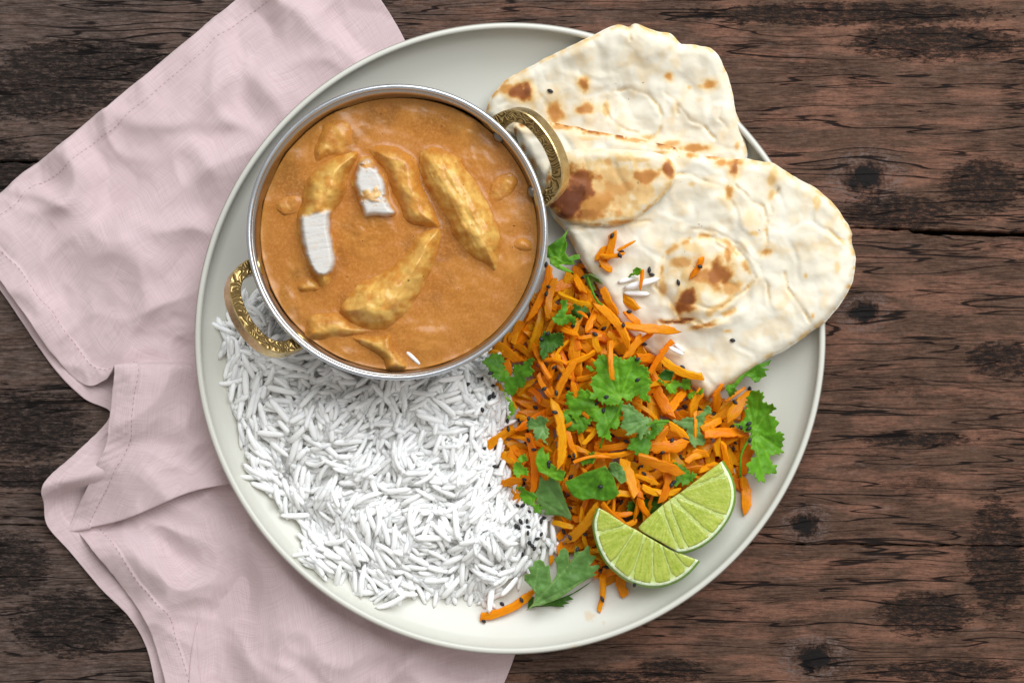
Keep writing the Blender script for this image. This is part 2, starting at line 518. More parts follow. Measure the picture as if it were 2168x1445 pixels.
def mat_rice():
    t = NT('cooked rice')
    r = t.rand()
    p = t.world_pos()
    n = t.noise(p, 260, 2)
    col = t.mix(t.range(n, 0.3, 0.7), (0.905, 0.90, 0.88), (0.96, 0.958, 0.945))
    col = t.mix(t.math('MULTIPLY', r, 0.2), col, (0.84, 0.825, 0.785))
    t.set(Base_Color=col, Roughness=0.40, Subsurface_Weight=0.5, Subsurface_Scale=0.0022, Normal=t.bump(t.noise(p, 1300, 2), 0.06, 0.0003))
    t.b.inputs['Subsurface Radius'].default_value = (1.0, 0.95, 0.9)
    t.b.inputs['Specular IOR Level'].default_value = 0.35
    return t.m

def mat_carrot():
    t = NT('grated carrot')
    p = t.world_pos(); r = t.rand(); a = t.attr()
    sv = t.n('Attribute', attribute_name='Strip').outputs['Vector']
    n = t.noise(p, 340, 4, 0.6); f = t.noise(t.mapping(sv, (260, 1700, 1)), 1.0, 4, 0.7)
    col = t.mix(r, (0.94, 0.270, 0.001), (1.0, 0.440, 0.002))
    col = t.mix(t.range(n, 0.35, 0.75, 0.0, 0.5), col, (0.98, 0.47, 0.006))
    col = t.mix(t.range(f, 0.46, 0.72, 0.0, 0.60), col, (0.70, 0.155, 0.002))
    col = t.mix(1.0, col, a, 'MULTIPLY')
    t.set(Base_Color=col, Roughness=0.50, Normal=t.bump(t.math('ADD', t.math('MULTIPLY', n, 0.7), f), 0.75, 0.0007))
    t.b.inputs['Specular IOR Level'].default_value = 0.15
    t.b.inputs['Coat Weight'].default_value = 0.22; t.b.inputs['Coat Roughness'].default_value = 0.16
    tr = t.n('BsdfTranslucent'); t.put(tr.inputs[0], (1.0, 0.42, 0.001))
    mx = t.n('MixShader'); mx.inputs[0].default_value = 0.30
    t.l(t.b.outputs[0], mx.inputs[1]); t.l(tr.outputs[0], mx.inputs[2]); t.l(mx.outputs[0], t.out.inputs[0])
    return t.m

def mat_leaf(name, tone):
    t = NT(name)
    p = t.world_pos(); a = t.attr()
    n = t.noise(p, 240, 4, 0.6); f = t.noise(p, 1500, 3, 0.7)
    col = t.mix(1.0, tone, a, 'MULTIPLY')
    col = t.mix(t.range(n, 0.35, 0.7, 0.0, 0.45), col, t.mix(0.55, col, (0.02, 0.10, 0.008)))
    col = t.mix(t.range(f, 0.5, 0.8, 0.0, 0.30), col, t.mix(0.5, col, (0.26, 0.42, 0.10)))
    v = t.voro(p, 620, 'DISTANCE_TO_EDGE')
    h = t.math('ADD', t.math('MULTIPLY', n, 0.6), t.range(v, 0.0, 0.18, 0.0, 0.5))
    t.set(Base_Color=col, Roughness=0.44, Normal=t.bump(h, 0.22, 0.0006))
    t.b.inputs['Specular IOR Level'].default_value = 0.26
    tr = t.n('BsdfTranslucent'); t.put(tr.inputs[0], t.mix(0.5, col, (0.22, 0.42, 0.02)))
    mx = t.n('MixShader'); mx.inputs[0].default_value = 0.28
    t.l(t.b.outputs[0], mx.inputs[1]); t.l(tr.outputs[0], mx.inputs[2]); t.l(mx.outputs[0], t.out.inputs[0])
    return t.m

def mat_seed():
    t = NT('black nigella')
    p = t.obj()
    n = t.noise(p, 1500, 3)
    t.set(Base_Color=t.mix(n, (0.008, 0.008, 0.010), (0.022, 0.020, 0.022)), Roughness=0.5, Normal=t.bump(n, 0.5, 0.0004))
    return t.m

def mat_naan():
    t = NT('baked naan')
    p = t.world_pos(); a = t.attr()
    n = t.noise(p, 95, 5, 0.6); f = t.noise(p, 900, 4, 0.7); g = t.noise(p, 2600, 2)
    col = t.mix(t.range(n, 0.42, 0.68, 0.0, 0.30), a, t.mix(1.0, a, (0.98, 0.91, 0.76), 'MULTIPLY'))
    col = t.mix(t.range(f, 0.50, 0.78, 0.0, 0.10), col, t.mix(1.0, a, (0.93, 0.84, 0.68), 'MULTIPLY'))
    col = t.mix(t.range(t.noise(p, 480, 1), 0.785, 0.80, 0.0, 0.6), col, (0.25, 0.12, 0.04))
    h = t.math('ADD', t.math('MULTIPLY', n, 0.6), t.math('ADD', t.math('MULTIPLY', f, 0.35), t.math('MULTIPLY', g, 0.12)))
    t.set(Base_Color=col, Roughness=0.55, Normal=t.bump(h, 0.16, 0.0010))
    t.b.inputs['Specular IOR Level'].default_value = 0.3
    return t.m

def mat_lime_flesh():
    t = NT('lime flesh')
    p = t.world_pos(); a = t.attr()
    n = t.noise(t.mapping(p, (500, 500, 500)), 1.0, 4, 0.6, 1.5); v = t.voro(p, 900)
    col = t.mix(t.range(n, 0.30, 0.72, 0.0, 0.6), a, t.mix(0.5, a, (0.58, 0.64, 0.16)))
    t.set(Base_Color=col, Roughness=0.17, Normal=t.bump(t.math('ADD', n, t.math('MULTIPLY', v, 0.4)), 0.35, 0.0006), Subsurface_Weight=0.5, Subsurface_Scale=0.005)
    t.b.inputs['Subsurface Radius'].default_value = (0.8, 1.0, 0.3)
    t.b.inputs['Coat Weight'].default_value = 0.15
    return t.m

def mat_plain(name, c1, c2, rough, scale=400, sss=0.0, bump=0.2):
    t = NT(name); p = t.world_pos(); n = t.noise(p, scale, 4, 0.65)
    t.set(Base_Color=t.mix(t.range(n, 0.3, 0.7), c1, c2), Roughness=rough, Normal=t.bump(n, bump, 0.0005), Subsurface_Weight=sss, Subsurface_Scale=0.003)
    return t.m

M_WOOD = mat_wood(); M_LINEN = mat_linen(); M_PLATE = mat_plate()
M_STEEL = mat_steel('brushed steel', (0.50, 0.45, 0.41), 0.26); M_RIM = mat_steel('steel rim', (0.62, 0.65, 0.69), 0.30)
M_RIVET = mat_steel('dark rivet steel', (0.22, 0.20, 0.18), 0.35)
M_BRASS = mat_brass(); M_ENGR = mat_engraved(); M_CURRY = mat_curry(); M_CHICK = mat_chicken()
M_RICE = mat_rice(); M_CARROT = mat_carrot(); M_SEED = mat_seed(); M_NAAN = mat_naan()
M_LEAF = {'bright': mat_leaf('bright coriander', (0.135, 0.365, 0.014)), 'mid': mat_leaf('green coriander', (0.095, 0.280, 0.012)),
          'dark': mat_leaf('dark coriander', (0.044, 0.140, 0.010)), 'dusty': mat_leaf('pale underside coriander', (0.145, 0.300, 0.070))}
M_FLESH = mat_lime_flesh()
def mat_pith():
    t = NT('lime pith'); p = t.world_pos(); a = t.attr(); n = t.noise(p, 700, 4, 0.65)
    t.set(Base_Color=t.mix(t.range(n, 0.3, 0.7, 0.0, 0.35), a, t.mix(0.5, a, (0.45, 0.55, 0.15))), Roughness=0.4, Normal=t.bump(n, 0.2, 0.0004), Subsurface_Weight=0.3, Subsurface_Scale=0.003)
    return t.m
M_PITH = mat_pith()
M_RIND = mat_plain('lime rind', (0.115, 0.25, 0.015), (0.20, 0.37, 0.030), 0.35, 900, 0.0, 0.5)
M_THREAD = mat_plain('hem thread', (0.32, 0.22, 0.225), (0.38, 0.27, 0.275), 0.9, 600)

# ------------------------------------------------------------------ table: planks with open joints
def polyline_y(pts):
    a = np.array(pts, float)
    return lambda x: np.interp(x, a[:, 0], a[:, 1])
seams = [polyline_y([(-1500, -620), (3700, -560)]), polyline_y([(-1500, -82), (3700, -60)]),
         polyline_y([(-1500, 335), (100, 343), (600, 380), (1790, 487), (2168, 497), (3700, 520)]),
         polyline_y([(-1500, 1100), (120, 1112), (1500, 1150), (2168, 1156), (3700, 1190)]),
         polyline_y([(-1500, 1570), (3700, 1600)]), polyline_y([(-1500, 2080), (3700, 2110)])]
table = empty('table', (0, 0, -0.03))
tag(table, 'dark weathered wooden plank table top with cracks and knots', 'table', None, 'structure')
xs = np.concatenate([np.arange(-1500, -20, 80), np.arange(-20, 2200, 9), np.arange(2200, 3700, 80)])
for i in range(len(seams) - 1):
    gap = {0: 3, 1: 4, 2: 5.0, 3: 0.3, 4: 4}
    def wob(seed, amp):
        return amp * fbm(xs / 40.0, xs * 0 + seed, seed, 4, 0.6)
    gl = np.where(xs < 900, 0.35, 1.0)
    ya = seams[i](xs) + gap[i] * gl + wob(i * 7 + 1, 2.6); yb = seams[i + 1](xs) - gap.get(i + 1, 4) * gl + wob(i * 7 + 3, 2.6)
    if i == 2:   # a lighter splintered strip fills the start of the joint
        ya = ya - 9 * sstep(1935, 1925, xs) * sstep(1100, 1300, xs)
    n = len(xs)
    prof = [(ya, -0.02), (ya, -0.0012), (ya + 3, 0.0), (yb - 3, 0.0), (yb, -0.0012), (yb, -0.02)]
    V = []; F = []
    for yy, z in prof:
        for x, y in zip(xs, yy):
            V.append(((x - CX) * S, (CY - y) * S, z))
    for r in range(len(prof) - 1):
        for k in range(n - 1):
            a = r * n + k
            F.append((a, a + n, a + n + 1, a + 1))
    F.append([0 * n] + [r * n for r in range(5, 0, -1)])
    F.append([r * n + n - 1 for r in range(6)])
    me = mesh('plank', V, F, M_WOOD, smooth=False)
    o = link('plank', me, table, (0, 0, 0.03))
base_me = mesh('under_board', [((sx * 0.55), (sy * 0.32), z) for z in (-0.03, -0.0205) for sx, sy in ((-1, -1), (1, -1), (1, 1), (-1, 1))],
               [(3, 2, 1, 0), (4, 5, 6, 7), (0, 1, 5, 4), (1, 2, 6, 5), (2, 3, 7, 6), (3, 0, 4, 7)], M_WOOD, smooth=False)
link('under_board', base_me, table, (0, 0, 0.03))

# ------------------------------------------------------------------ plate
PCX, PCY = 1080.0, 716.0
RIMZ = 0.0235
PR = 668 * S * (D - RIMZ) / D
pc = P(PCX, PCY, RIMZ)
def lathe(profile, n, cx=0, cy=0, close=False):
    V = []; F = []
    m = len(profile)
    for k in range(n):
        a = 2 * math.pi * k / n
        for r, z in profile:
            V.append((cx + r * math.cos(a), cy + r * math.sin(a), z))
    for k in range(n):
        k2 = (k + 1) % n
        for j in range(m - 1):
            F.append((k * m + j, k2 * m + j, k2 * m + j + 1, k * m + j + 1))
        if close:
            F.append((k * m + m - 1, k2 * m + m - 1, k2 * m, k * m))
    return V, F
FLOORZ = 0.0075
prof = [(0.0, 0.0048), (0.070, 0.0046), (0.074, 0.0032), (0.078, 0.0030), (0.081, 0.0042), (0.098, 0.0062), (0.112, 0.0095), (0.123, 0.0145), (0.1290, 0.0192), (PR - 0.0008, RIMZ - 0.0022),
        (PR, RIMZ - 0.0009), (PR - 0.0003, RIMZ - 0.0002), (PR - 0.0013, RIMZ), (PR - 0.0026, RIMZ - 0.0006), (0.1275, 0.0206), (0.1225, 0.0166), (0.1165, 0.0124), (0.110, 0.0098), (0.102, 0.0082), (0.092, FLOORZ + 0.0001), (0.06, FLOORZ), (0.0, FLOORZ)]
pf = np.array(prof)
tt = np.concatenate([[0], np.cumsum(np.hypot(np.diff(pf[:, 0]), np.diff(pf[:, 1])))])
V, F = lathe([tuple(p) for p in prof], 256, pc[0], pc[1])
me = mesh('plate', V, F, M_PLATE)
bm = bmesh.new(); bm.from_mesh(me); bmesh.ops.remove_doubles(bm, verts=bm.verts, dist=1e-6); bmesh.ops.recalc_face_normals(bm, faces=bm.faces); bm.to_mesh(me); bm.free()
plate = link('plate', me)
tag(plate, 'large round off-white stoneware plate with raised rim holding the meal', 'plate')
def plate_z(px, py):
    x = (px - CX) * S * 0.975; y = (CY - py) * S * 0.975
    r = np.hypot(x - pc[0], y - pc[1])
    return np.interp(r, [0, 0.06, 0.092, 0.102, 0.110, 0.1165, 0.1225, 0.1275, PR - 0.0026, PR, PR + .001], [FLOORZ, FLOORZ, FLOORZ + .0001, .0082, .0098, .0124, .0166, .0206, RIMZ - .0006, RIMZ, RIMZ])

# ------------------------------------------------------------------ napkin: lofted rows from hem to far edge
def loft(rows, nu, nv):
    """Catmull-Rom surface through rows of (px, py, z_mm)"""
    A = np.array(rows, float)                   # [v][u][3]
    def cr(A, n):                               # interpolate along axis 0
        k = A.shape[0]
        E = np.concatenate([2 * A[:1] - A[1:2], A, 2 * A[-1:] - A[-2:-1]])
        out = []
        for i in range(n):
            s = i / (n - 1) * (k - 1); j = min(int(s), k - 2); t = s - j
            p0, p1, p2, p3 = E[j], E[j + 1], E[j + 2], E[j + 3]
            out.append(0.5 * ((2 * p1) + (-p0 + p2) * t + (2 * p0 - 5 * p1 + 4 * p2 - p3) * t * t + (-p0 + 3 * p1 - 3 * p2 + p3) * t ** 3))
        return np.array(out)
    B = cr(A, nv)
    B = cr(B.transpose(1, 0, 2), nu).transpose(1, 0, 2)
    return B                                    # [nv][nu][3]

def crumple(x, y, seed):
    """broad soft creases: facets between jittered ridges (photo px in, about -1..1 out)"""
    wx = x + 40 * perlin(x / 160, y / 160, seed + 31); wy = y + 40 * perlin(x / 160, y / 160, seed + 47)
    a = np.abs(perlin(wx / 300, wy / 240, seed)) ; b = np.abs(perlin(wx / 150 + 5, wy / 170, seed + 3)); c = np.abs(perlin(wx / 80 + 9, wy / 80, seed + 8))
    return 0.8 - 1.7 * np.sqrt(a * a + 0.0008) - 0.95 * np.sqrt(b * b + 0.0008) - 0.20 * np.sqrt(c * c + 0.0012)

def cloth_object(name, G, amp, parent, seed, hem_v=None, hem_u=None, zmin=0.0009):
    nv, nu, _ = G.shape
    px, py, z = G[..., 0], G[..., 1], G[..., 2] / 1000.0
    r = np.hypot((px - PCX), (py - PCY))
    soft = sstep(610, 720, r)
    z = z + amp * soft * crumple(px, py, seed) + amp * 0.018 * soft * fbm(px / 30, py / 30, seed + 2, 2)
    k = (D - z) / D * S
    W = np.stack([(px - CX) * k, (CY - py) * k, z], -1)
    du = np.gradient(W, axis=1); dv = np.gradient(W, axis=0)
    N = np.cross(du, dv); N /= np.linalg.norm(N, axis=-1, keepdims=True) + 1e-12
    if N[..., 2].mean() < 0: N = -N
    # cloth length coordinates
    lu = np.cumsum(np.linalg.norm(du, axis=-1), axis=1); lv = np.cumsum(np.linalg.norm(dv, axis=-1), axis=0)
    hem = np.zeros_like(z)
    if hem_v: hem = np.maximum(hem, 1 - sstep(hem_v - 0.0009, hem_v + 0.0003, lv))
    if hem_u: hem = np.maximum(hem, 1 - sstep(hem_u - 0.0009, hem_u + 0.0003, lu))
    pucker = 0.00022 * hem * perlin(lu * 300 + lv * 300, lu * 90, seed + 77)
    W = W + N * (0.00060 * hem + pucker)[..., None]
    W[..., 2] = np.maximum(W[..., 2], zmin)
    V = W.reshape(-1, 3); F = []
    for j in range(nv - 1):
        for i in range(nu - 1):
            a = j * nu + i
            F.append((a, a + nu, a + nu + 1, a + 1))
    me = mesh(name, V, F, M_LINEN)
    uvl = me.uv_layers.new(name='cloth')
    idx = np.empty(len(me.loops), int); me.loops.foreach_get('vertex_index', idx)
    uv = np.column_stack([lu.ravel()[idx], lv.ravel()[idx]])
    uvl.data.foreach_set('uv', uv.ravel())
    bm = bmesh.new(); bm.from_mesh(me); bmesh.ops.recalc_face_normals(bm, faces=bm.faces); bm.to_mesh(me); bm.free()
    o = link(name, me, parent)
    s = o.modifiers.new('thickness', 'SOLIDIFY'); s.thickness = 0.00055; s.offset = 0
    return o, W, N, lu, lv

rows = [
 [(-89,485,1.5),(20,618,2),(110,745,3),(178,812,4),(224,806,6),(243,776,15),(240,830,13),(234,885,12.5),(222,945,12),(195,1008,11),(147,1118,6),(160,1112,3.2),(172,1135,2.6),(250,1225,4),(312,1320,4),(345,1420,3),(380,1580,2)],
 [(-10,420,2),(95,590,3.5),(165,705,3),(222,772,4),(258,776,6),(300,774,13),(303,835,12),(302,890,10.5),(298,945,9),(285,1000,8),(262,1096,7.5),(270,1068,2.6),(258,1118,2.2),(330,1190,6.5),(392,1290,5.5),(415,1400,4.5),(440,1580,2)],
 [(110,322,2),(200,545,8),(262,655,3),(312,735,5),(350,763,5),(400,778,9),(404,828,8),(408,882,8),(410,940,7),(408,985,7),(396,1042,8),(402,1010,2.5),(384,1072,2.2),(456,1135,6.5),(446,1240,6),(408,1375,5),(395,1580,3)],
 [(215,235,2),(300,480,4),(345,605,7),(380,712,3.5),(410,760,4),(450,790,6),(460,835,6),(475,888,6),(485,942,5),(486,975,5),(484,1022,6),(486,1000,2.4),(470,1058,1.9),(538,1122,3.2),(516,1222,3.0),(462,1370,2.8),(430,1580,2)],
 [(330,142,2),(400,415,4),(430,555,3),(450,690,3),(470,758,3),(500,800,4),(520,840,4),(540,888,4),(560,938,4),(566,965,4),(572,1002,4.4),(572,990,2.2),(562,1040,1.8),(606,1120,4.5),(592,1236,7.5),(545,1390,8),(510,1580,6)],
 [(540,-32,2),(610,230,2.5),(640,470,1.2),(650,670,1.1),(660,755,1.1),(670,800,1.1),(680,840,1.1),(690,890,1.1),(700,940,1.1),(705,970,1.1),(710,1002,1.2),(710,995,1.1),(705,1040,1.1),(715,1120,1.2),(705,1250,4),(676,1405,6.5),(645,1580,5)],
 [(640,-110,2),(765,80,2),(800,400,1),(810,650,1),(820,750,1),(830,800,1),(840,850,1),(850,900,1),(855,950,1),(860,980,1),(865,1010,1),(866,1005,1),(868,1050,1),(872,1160,1),(870,1280,2),(840,1412,3),(800,1590,2)],
 [(692,-160,1.5),(868,110,1.5),(920,400,1),(980,650,1),(1000,750,1),(1010,800,1),(1030,850,1),(1040,900,1),(1050,950,1),(1055,980,1),(1060,1010,1),(1062,1010,1),(1070,1060,1),(1090,1180,1),(1108,1300,1.8),(1085,1400,3),(1000,1590,2)],
]
rows = [[(x, y, z + 0.9) for x, y, z in r] for r in rows]
under = [
 [(-95,500,.9),(0,612,.9),(110,772,1),(178,842,1.5),(236,878,2.2),(165,957,6),(93,1024,14),(92,1065,8),(100,1112,4.5),(150,1168,1.8),(215,1245,1.2),(275,1305,1.2),(312,1372,1.2),(335,1470,1.2),(370,1580,1)],
 [(-50,470,.9),(40,585,.9),(140,730,1),(205,805,1.2),(250,862,2.2),(215,945,6),(150,1014,13.5),(128,1050,3.2),(128,1100,2.5),(165,1140,1.2),(235,1215,1),(300,1285,1),(340,1360,1),(362,1470,1),(400,1580,1)],
 [(0,430,.9),(90,560,.9),(180,690,.9),(240,775,1),(275,850,1.5),(262,935,4.5),(205,1004,12),(182,1042,2),(155,1090,1.4),(185,1125,1),(260,1190,.9),(335,1270,.9),(375,1350,.9),(395,1470,.9),(430,1580,.9)],
 [(60,390,.9),(150,540,.9),(230,660,.9),(285,750,.9),(330,830,1),(330,930,1.2),(300,1000,1.2),(270,1035,1.2),(240,1070,1),(260,1110,.9),(330,1170,.9),(400,1250,.9),(430,1340,.9),(440,1470,.9),(470,1580,.9)],
]
napkin = empty('napkin', (-0.12, 0.0, 0.0))
tag(napkin, 'crumpled pale pink linen napkin folded under the plate', 'napkin')
G = loft(rows, 520, 300)
o, W, N, lu, lv = cloth_object('upper_layer', G, 0.0066, napkin, 5, hem_v=0.0105, hem_u=0.0115)
o.location = (0.12, 0, 0)
G2 = loft(under, 420, 60)
o2, W2, N2, lu2, lv2 = cloth_object('under_layer', G2, 0.0004, napkin, 9, hem_v=0.0080, zmin=0.0004)
o2.location = (0.12, 0, 0)

def stitches(W, N, ok, path, name):
    """dashes along a list of (j, i) fractional grid positions"""
    pts = []
    for (j, i) in path:
        j0 = min(int(j), W.shape[0] - 2); i0 = min(int(i), W.shape[1] - 2); a = j - j0; b = i - i0
        w = lambda A: (A[j0, i0] * (1 - a) * (1 - b) + A[j0 + 1, i0] * a * (1 - b) + A[j0, i0 + 1] * (1 - a) * b + A[j0 + 1, i0 + 1] * a * b)
        pts.append((w(W), w(N)))
    V = []; F = []
    acc = 0.0; on = None
    cum = [0.0]
    for a, b in zip(pts[:-1], pts[1:]): cum.append(cum[-1] + np.linalg.norm(b[0] - a[0]))
    L = cum[-1]; s = 0.0
    def at(s):
        k = min(np.searchsorted(cum, s, 'right') - 1, len(pts) - 2); t = (s - cum[k]) / max(cum[k + 1] - cum[k], 1e-9)
        return pts[k][0] * (1 - t) + pts[k + 1][0] * t, pts[k][1] * (1 - t) + pts[k + 1][1] * t
    while s + 0.0015 < L:
        (a, na), (b, nb) = at(s), at(s + 0.0013)
        d = b - a; d /= np.linalg.norm(d) + 1e-9
        side = np.cross(na, d) * 0.00022
        up = na * 0.00050
        q = len(V)
        m = (a + b) / 2
        for c, f in ((a, 0.4), (m, 1.0), (b, 0.4)):
            V += [c + up * 0.2 - side * f * 1.3, c + up * (0.75 + 0.40 * f), c + up * 0.2 + side * f * 1.3]
        for r in (0, 3):
            F += [(q + r, q + r + 1, q + r + 4, q + r + 3), (q + r + 1, q + r + 2, q + r + 5, q + r + 4)]
        s += 0.0022 + rng.uniform(0, 0.0003)
    st = link(name, mesh(name, V, F, M_THREAD), napkin, (0.12, 0, 0))
    st['kind'] = 'stuff'
def iso(L, axis, val):
    out = []
    if axis == 0:
        for i in range(L.shape[1]):
            j = np.searchsorted(L[:, i], val)
            if 0 < j < L.shape[0]: out.append((j - (L[j, i] - val) / (L[j, i] - L[j - 1, i] + 1e-12), i))
    else:
        for j in range(L.shape[0]):
            i = np.searchsorted(L[j], val)
            if 0 < i < L.shape[1]: out.append((j, i - (L[j, i] - val) / (L[j, i] - L[j, i - 1] + 1e-12)))
    return out
stitches(W, N, None, iso(lv, 0, 0.0098), 'hem_stitching')
stitches(W, N, None, iso(lu, 1, 0.0108), 'hem_stitching')

# ------------------------------------------------------------------ curry bowl (small two-handled karahi)
BCX, BCY = 840.0, 491.0
BRZ = 0.055
bc = P(BCX, BCY, BRZ)
kB = (D - BRZ) / D * S
BR = 320 * kB
BSY = 0.982
bowl = empty('curry_bowl', (bc[0], bc[1], FLOORZ))
tag(bowl, 'round steel curry bowl with two engraved brass handles on the plate', 'bowl')
def bowl_r(z):      # outer wall radius
    return np.interp(z, [FLOORZ, 0.009, 0.012, 0.018, 0.028, 0.040, 0.050, 0.055], [0.030, 0.035, 0.0395, 0.0440, 0.0490, 0.0532, 0.0560, BR - 0.0012])
zs = [0.009, 0.012, 0.018, 0.024, 0.030, 0.036, 0.042, 0.048, 0.0535]
outer = [(0.0, FLOORZ + 0.0006), (0.028, FLOORZ + 0.0006), (0.0335, FLOORZ + 0.0009)] + [(float(bowl_r(z)), z) for z in zs]
inner = [(float(bowl_r(z)) - 0.0010, z + 0.0002) for z in reversed(zs)] + [(0.032, FLOORZ + 0.0020), (0.0, FLOORZ + 0.0020)]
V, F = lathe(outer + inner, 192)
V = [(x, y * BSY, z - FLOORZ) for x, y, z in V]
me = mesh('bowl_wall', V, F, M_STEEL)
bm = bmesh.new(); bm.from_mesh(me); bmesh.ops.remove_doubles(bm, verts=bm.verts, dist=1e-6); bmesh.ops.recalc_face_normals(bm, faces=bm.faces); bm.to_mesh(me); bm.free()
link('bowl_wall', me, bowl)
# rolled rim
ring = [(BR - 0.00105 + 0.00105 * math.cos(a) * 1.0, BRZ - 0.0012 + 0.0012 * math.sin(a)) for a in np.linspace(0, 2 * math.pi, 15)[:-1]]
V, F = lathe(ring, 192, close=True)
V = [(x, y * BSY, z - FLOORZ) for x, y, z in V]
me = mesh('rim', V, F, M_RIM)
bm = bmesh.new(); bm.from_mesh(me); bmesh.ops.recalc_face_normals(bm, faces=bm.faces); bm.to_mesh(me); bm.free()
link('rim', me, bowl)

def handle(ang, first=None):
    """D-shaped strap rising outwards; returns mesh in handle-local axes (x outwards, y along the rim, z up)"""
    tilt = math.radians(35)
    # centre line in the loop plane (t outwards, s along the rim)
    ctrl = [(-0.0015, -0.0170), (0.003, -0.0172), (0.0090, -0.0156), (0.0137, -0.0100), (0.0155, 0.0), (0.0137, 0.0100), (0.0090, 0.0156), (0.003, 0.0172), (-0.0015, 0.0170)]
    c = np.array(ctrl)
    E = np.vstack([2 * c[0] - c[1], c, 2 * c[-1] - c[-2]])
    line = []
    for j in range(len(c) - 1):
        for k in range(7):
            t = k / 7; p0, p1, p2, p3 = E[j], E[j + 1], E[j + 2], E[j + 3]
            line.append(0.5 * ((2 * p1) + (-p0 + p2) * t + (2 * p0 - 5 * p1 + 4 * p2 - p3) * t * t + (-p0 + 3 * p1 - 3 * p2 + p3) * t ** 3))
    line.append(c[-1]); line = np.array(line)
    n = len(line)
    tan = np.gradient(line, axis=0); tan /= np.linalg.norm(tan, axis=1)[:, None]
    nor = np.column_stack([-tan[:, 1], tan[:, 0]])           # in-plane normal
    # make the normal point away from the loop centre
    cen = np.array([0.003, 0.0])
    for i in range(n):
        if np.dot(nor[i], line[i] - cen) < 0: nor[i] = -nor[i]
    hw = 0.0027; th = 0.0031
    V = []; F = []; fm = []
    sect = [(-hw, th - 0.0004), (-hw + 0.0005, th), (hw - 0.0005, th), (hw, th - 0.0004), (hw, -th), (-hw, -th)]
    for i in range(n):
        e = abs(i / (n - 1) - 0.5) * 2
        f = 0.88 + 0.24 * e ** 3
        for a, b in sect:
            q = line[i] + nor[i] * a * f
            V.append((q[0] * math.cos(tilt) - b * math.sin(tilt), q[1], q[0] * math.sin(tilt) + b * math.cos(tilt)))
    m = len(sect)
    for i in range(n - 1):
        for j in range(m):
            j2 = (j + 1) % m
            F.append((i * m + j, (i + 1) * m + j, (i + 1) * m + j2, i * m + j2)); fm.append(1 if j == 1 else 0)
    F.append(tuple(range(m))); fm.append(0); F.append(tuple((n - 1) * m + j for j in reversed(range(m)))); fm.append(0)
    return V, F, fm
V, F, fm = handle(0)
h_me = mesh('handle', V, F, [M_BRASS, M_ENGR], smooth=False, fmat=fm)
bm = bmesh.new(); bm.from_mesh(h_me); bmesh.ops.recalc_face_normals(bm, faces=bm.faces)
for f in bm.faces: f.smooth = True
for e in bm.edges:
    if len(e.link_faces) == 2 and e.link_faces[0].normal.angle(e.link_faces[1].normal, 0) > 0.5: e.smooth = False
bm.to_mesh(h_me); bm.free()
def oval_plate(rx, rz, th, mat, name):
    V = []; F = []; n = 20
    for x, f in ((-th, 1.0), (0, 1.0), (th * 0.7, 0.75), (th, 0.35)):
        for k in range(n):
            a = 2 * math.pi * k / n
            V.append((x, rx * f * math.cos(a), rz * f * math.sin(a)))
    for r in range(3):
        for k in range(n):
            F.append((r * n + k, r * n + (k + 1) % n, (r + 1) * n + (k + 1) % n, (r + 1) * n + k))
    F.append(tuple(range(3 * n, 4 * n))); F.append(tuple(reversed(range(n))))
    me = mesh(name, V, F, mat)
    bm = bmesh.new(); bm.from_mesh(me); bmesh.ops.recalc_face_normals(bm, faces=bm.faces); bm.to_mesh(me); bm.free()
    return me
lug_me = oval_plate(0.0046, 0.0052, 0.0016, M_BRASS, 'mounting_lug')
rivet_me = oval_plate(0.0027, 0.0022, 0.0018, M_RIVET, 'rivet')
for ang in (31.0, 210.5):
    a = math.radians(ang)
    hz = 0.0478
    rr = float(bowl_r(hz)) - 0.0002
    h = link('handle', h_me, bowl, (rr * math.cos(a), rr * BSY * math.sin(a), hz - FLOORZ))
    h.rotation_euler = (0, 0, a)
    for s in (-1, 1):
        lug = link('mounting_lug', lug_me, h, (-0.0016, s * 0.0160, -0.0012))
        lug.rotation_euler = (0, 0, s * 0.30)
        b = a + s * 0.235
        rq = rr - 0.0010 if ang < 90 else float(bowl_r(0.0400)) - 0.0012
        rv = link('rivet', rivet_me, bowl, (rq * math.cos(b), rq * BSY * math.sin(b), (0.0482 if ang < 90 else 0.0400) - FLOORZ))
        rv.rotation_euler = (0, -0.2, b + math.pi)

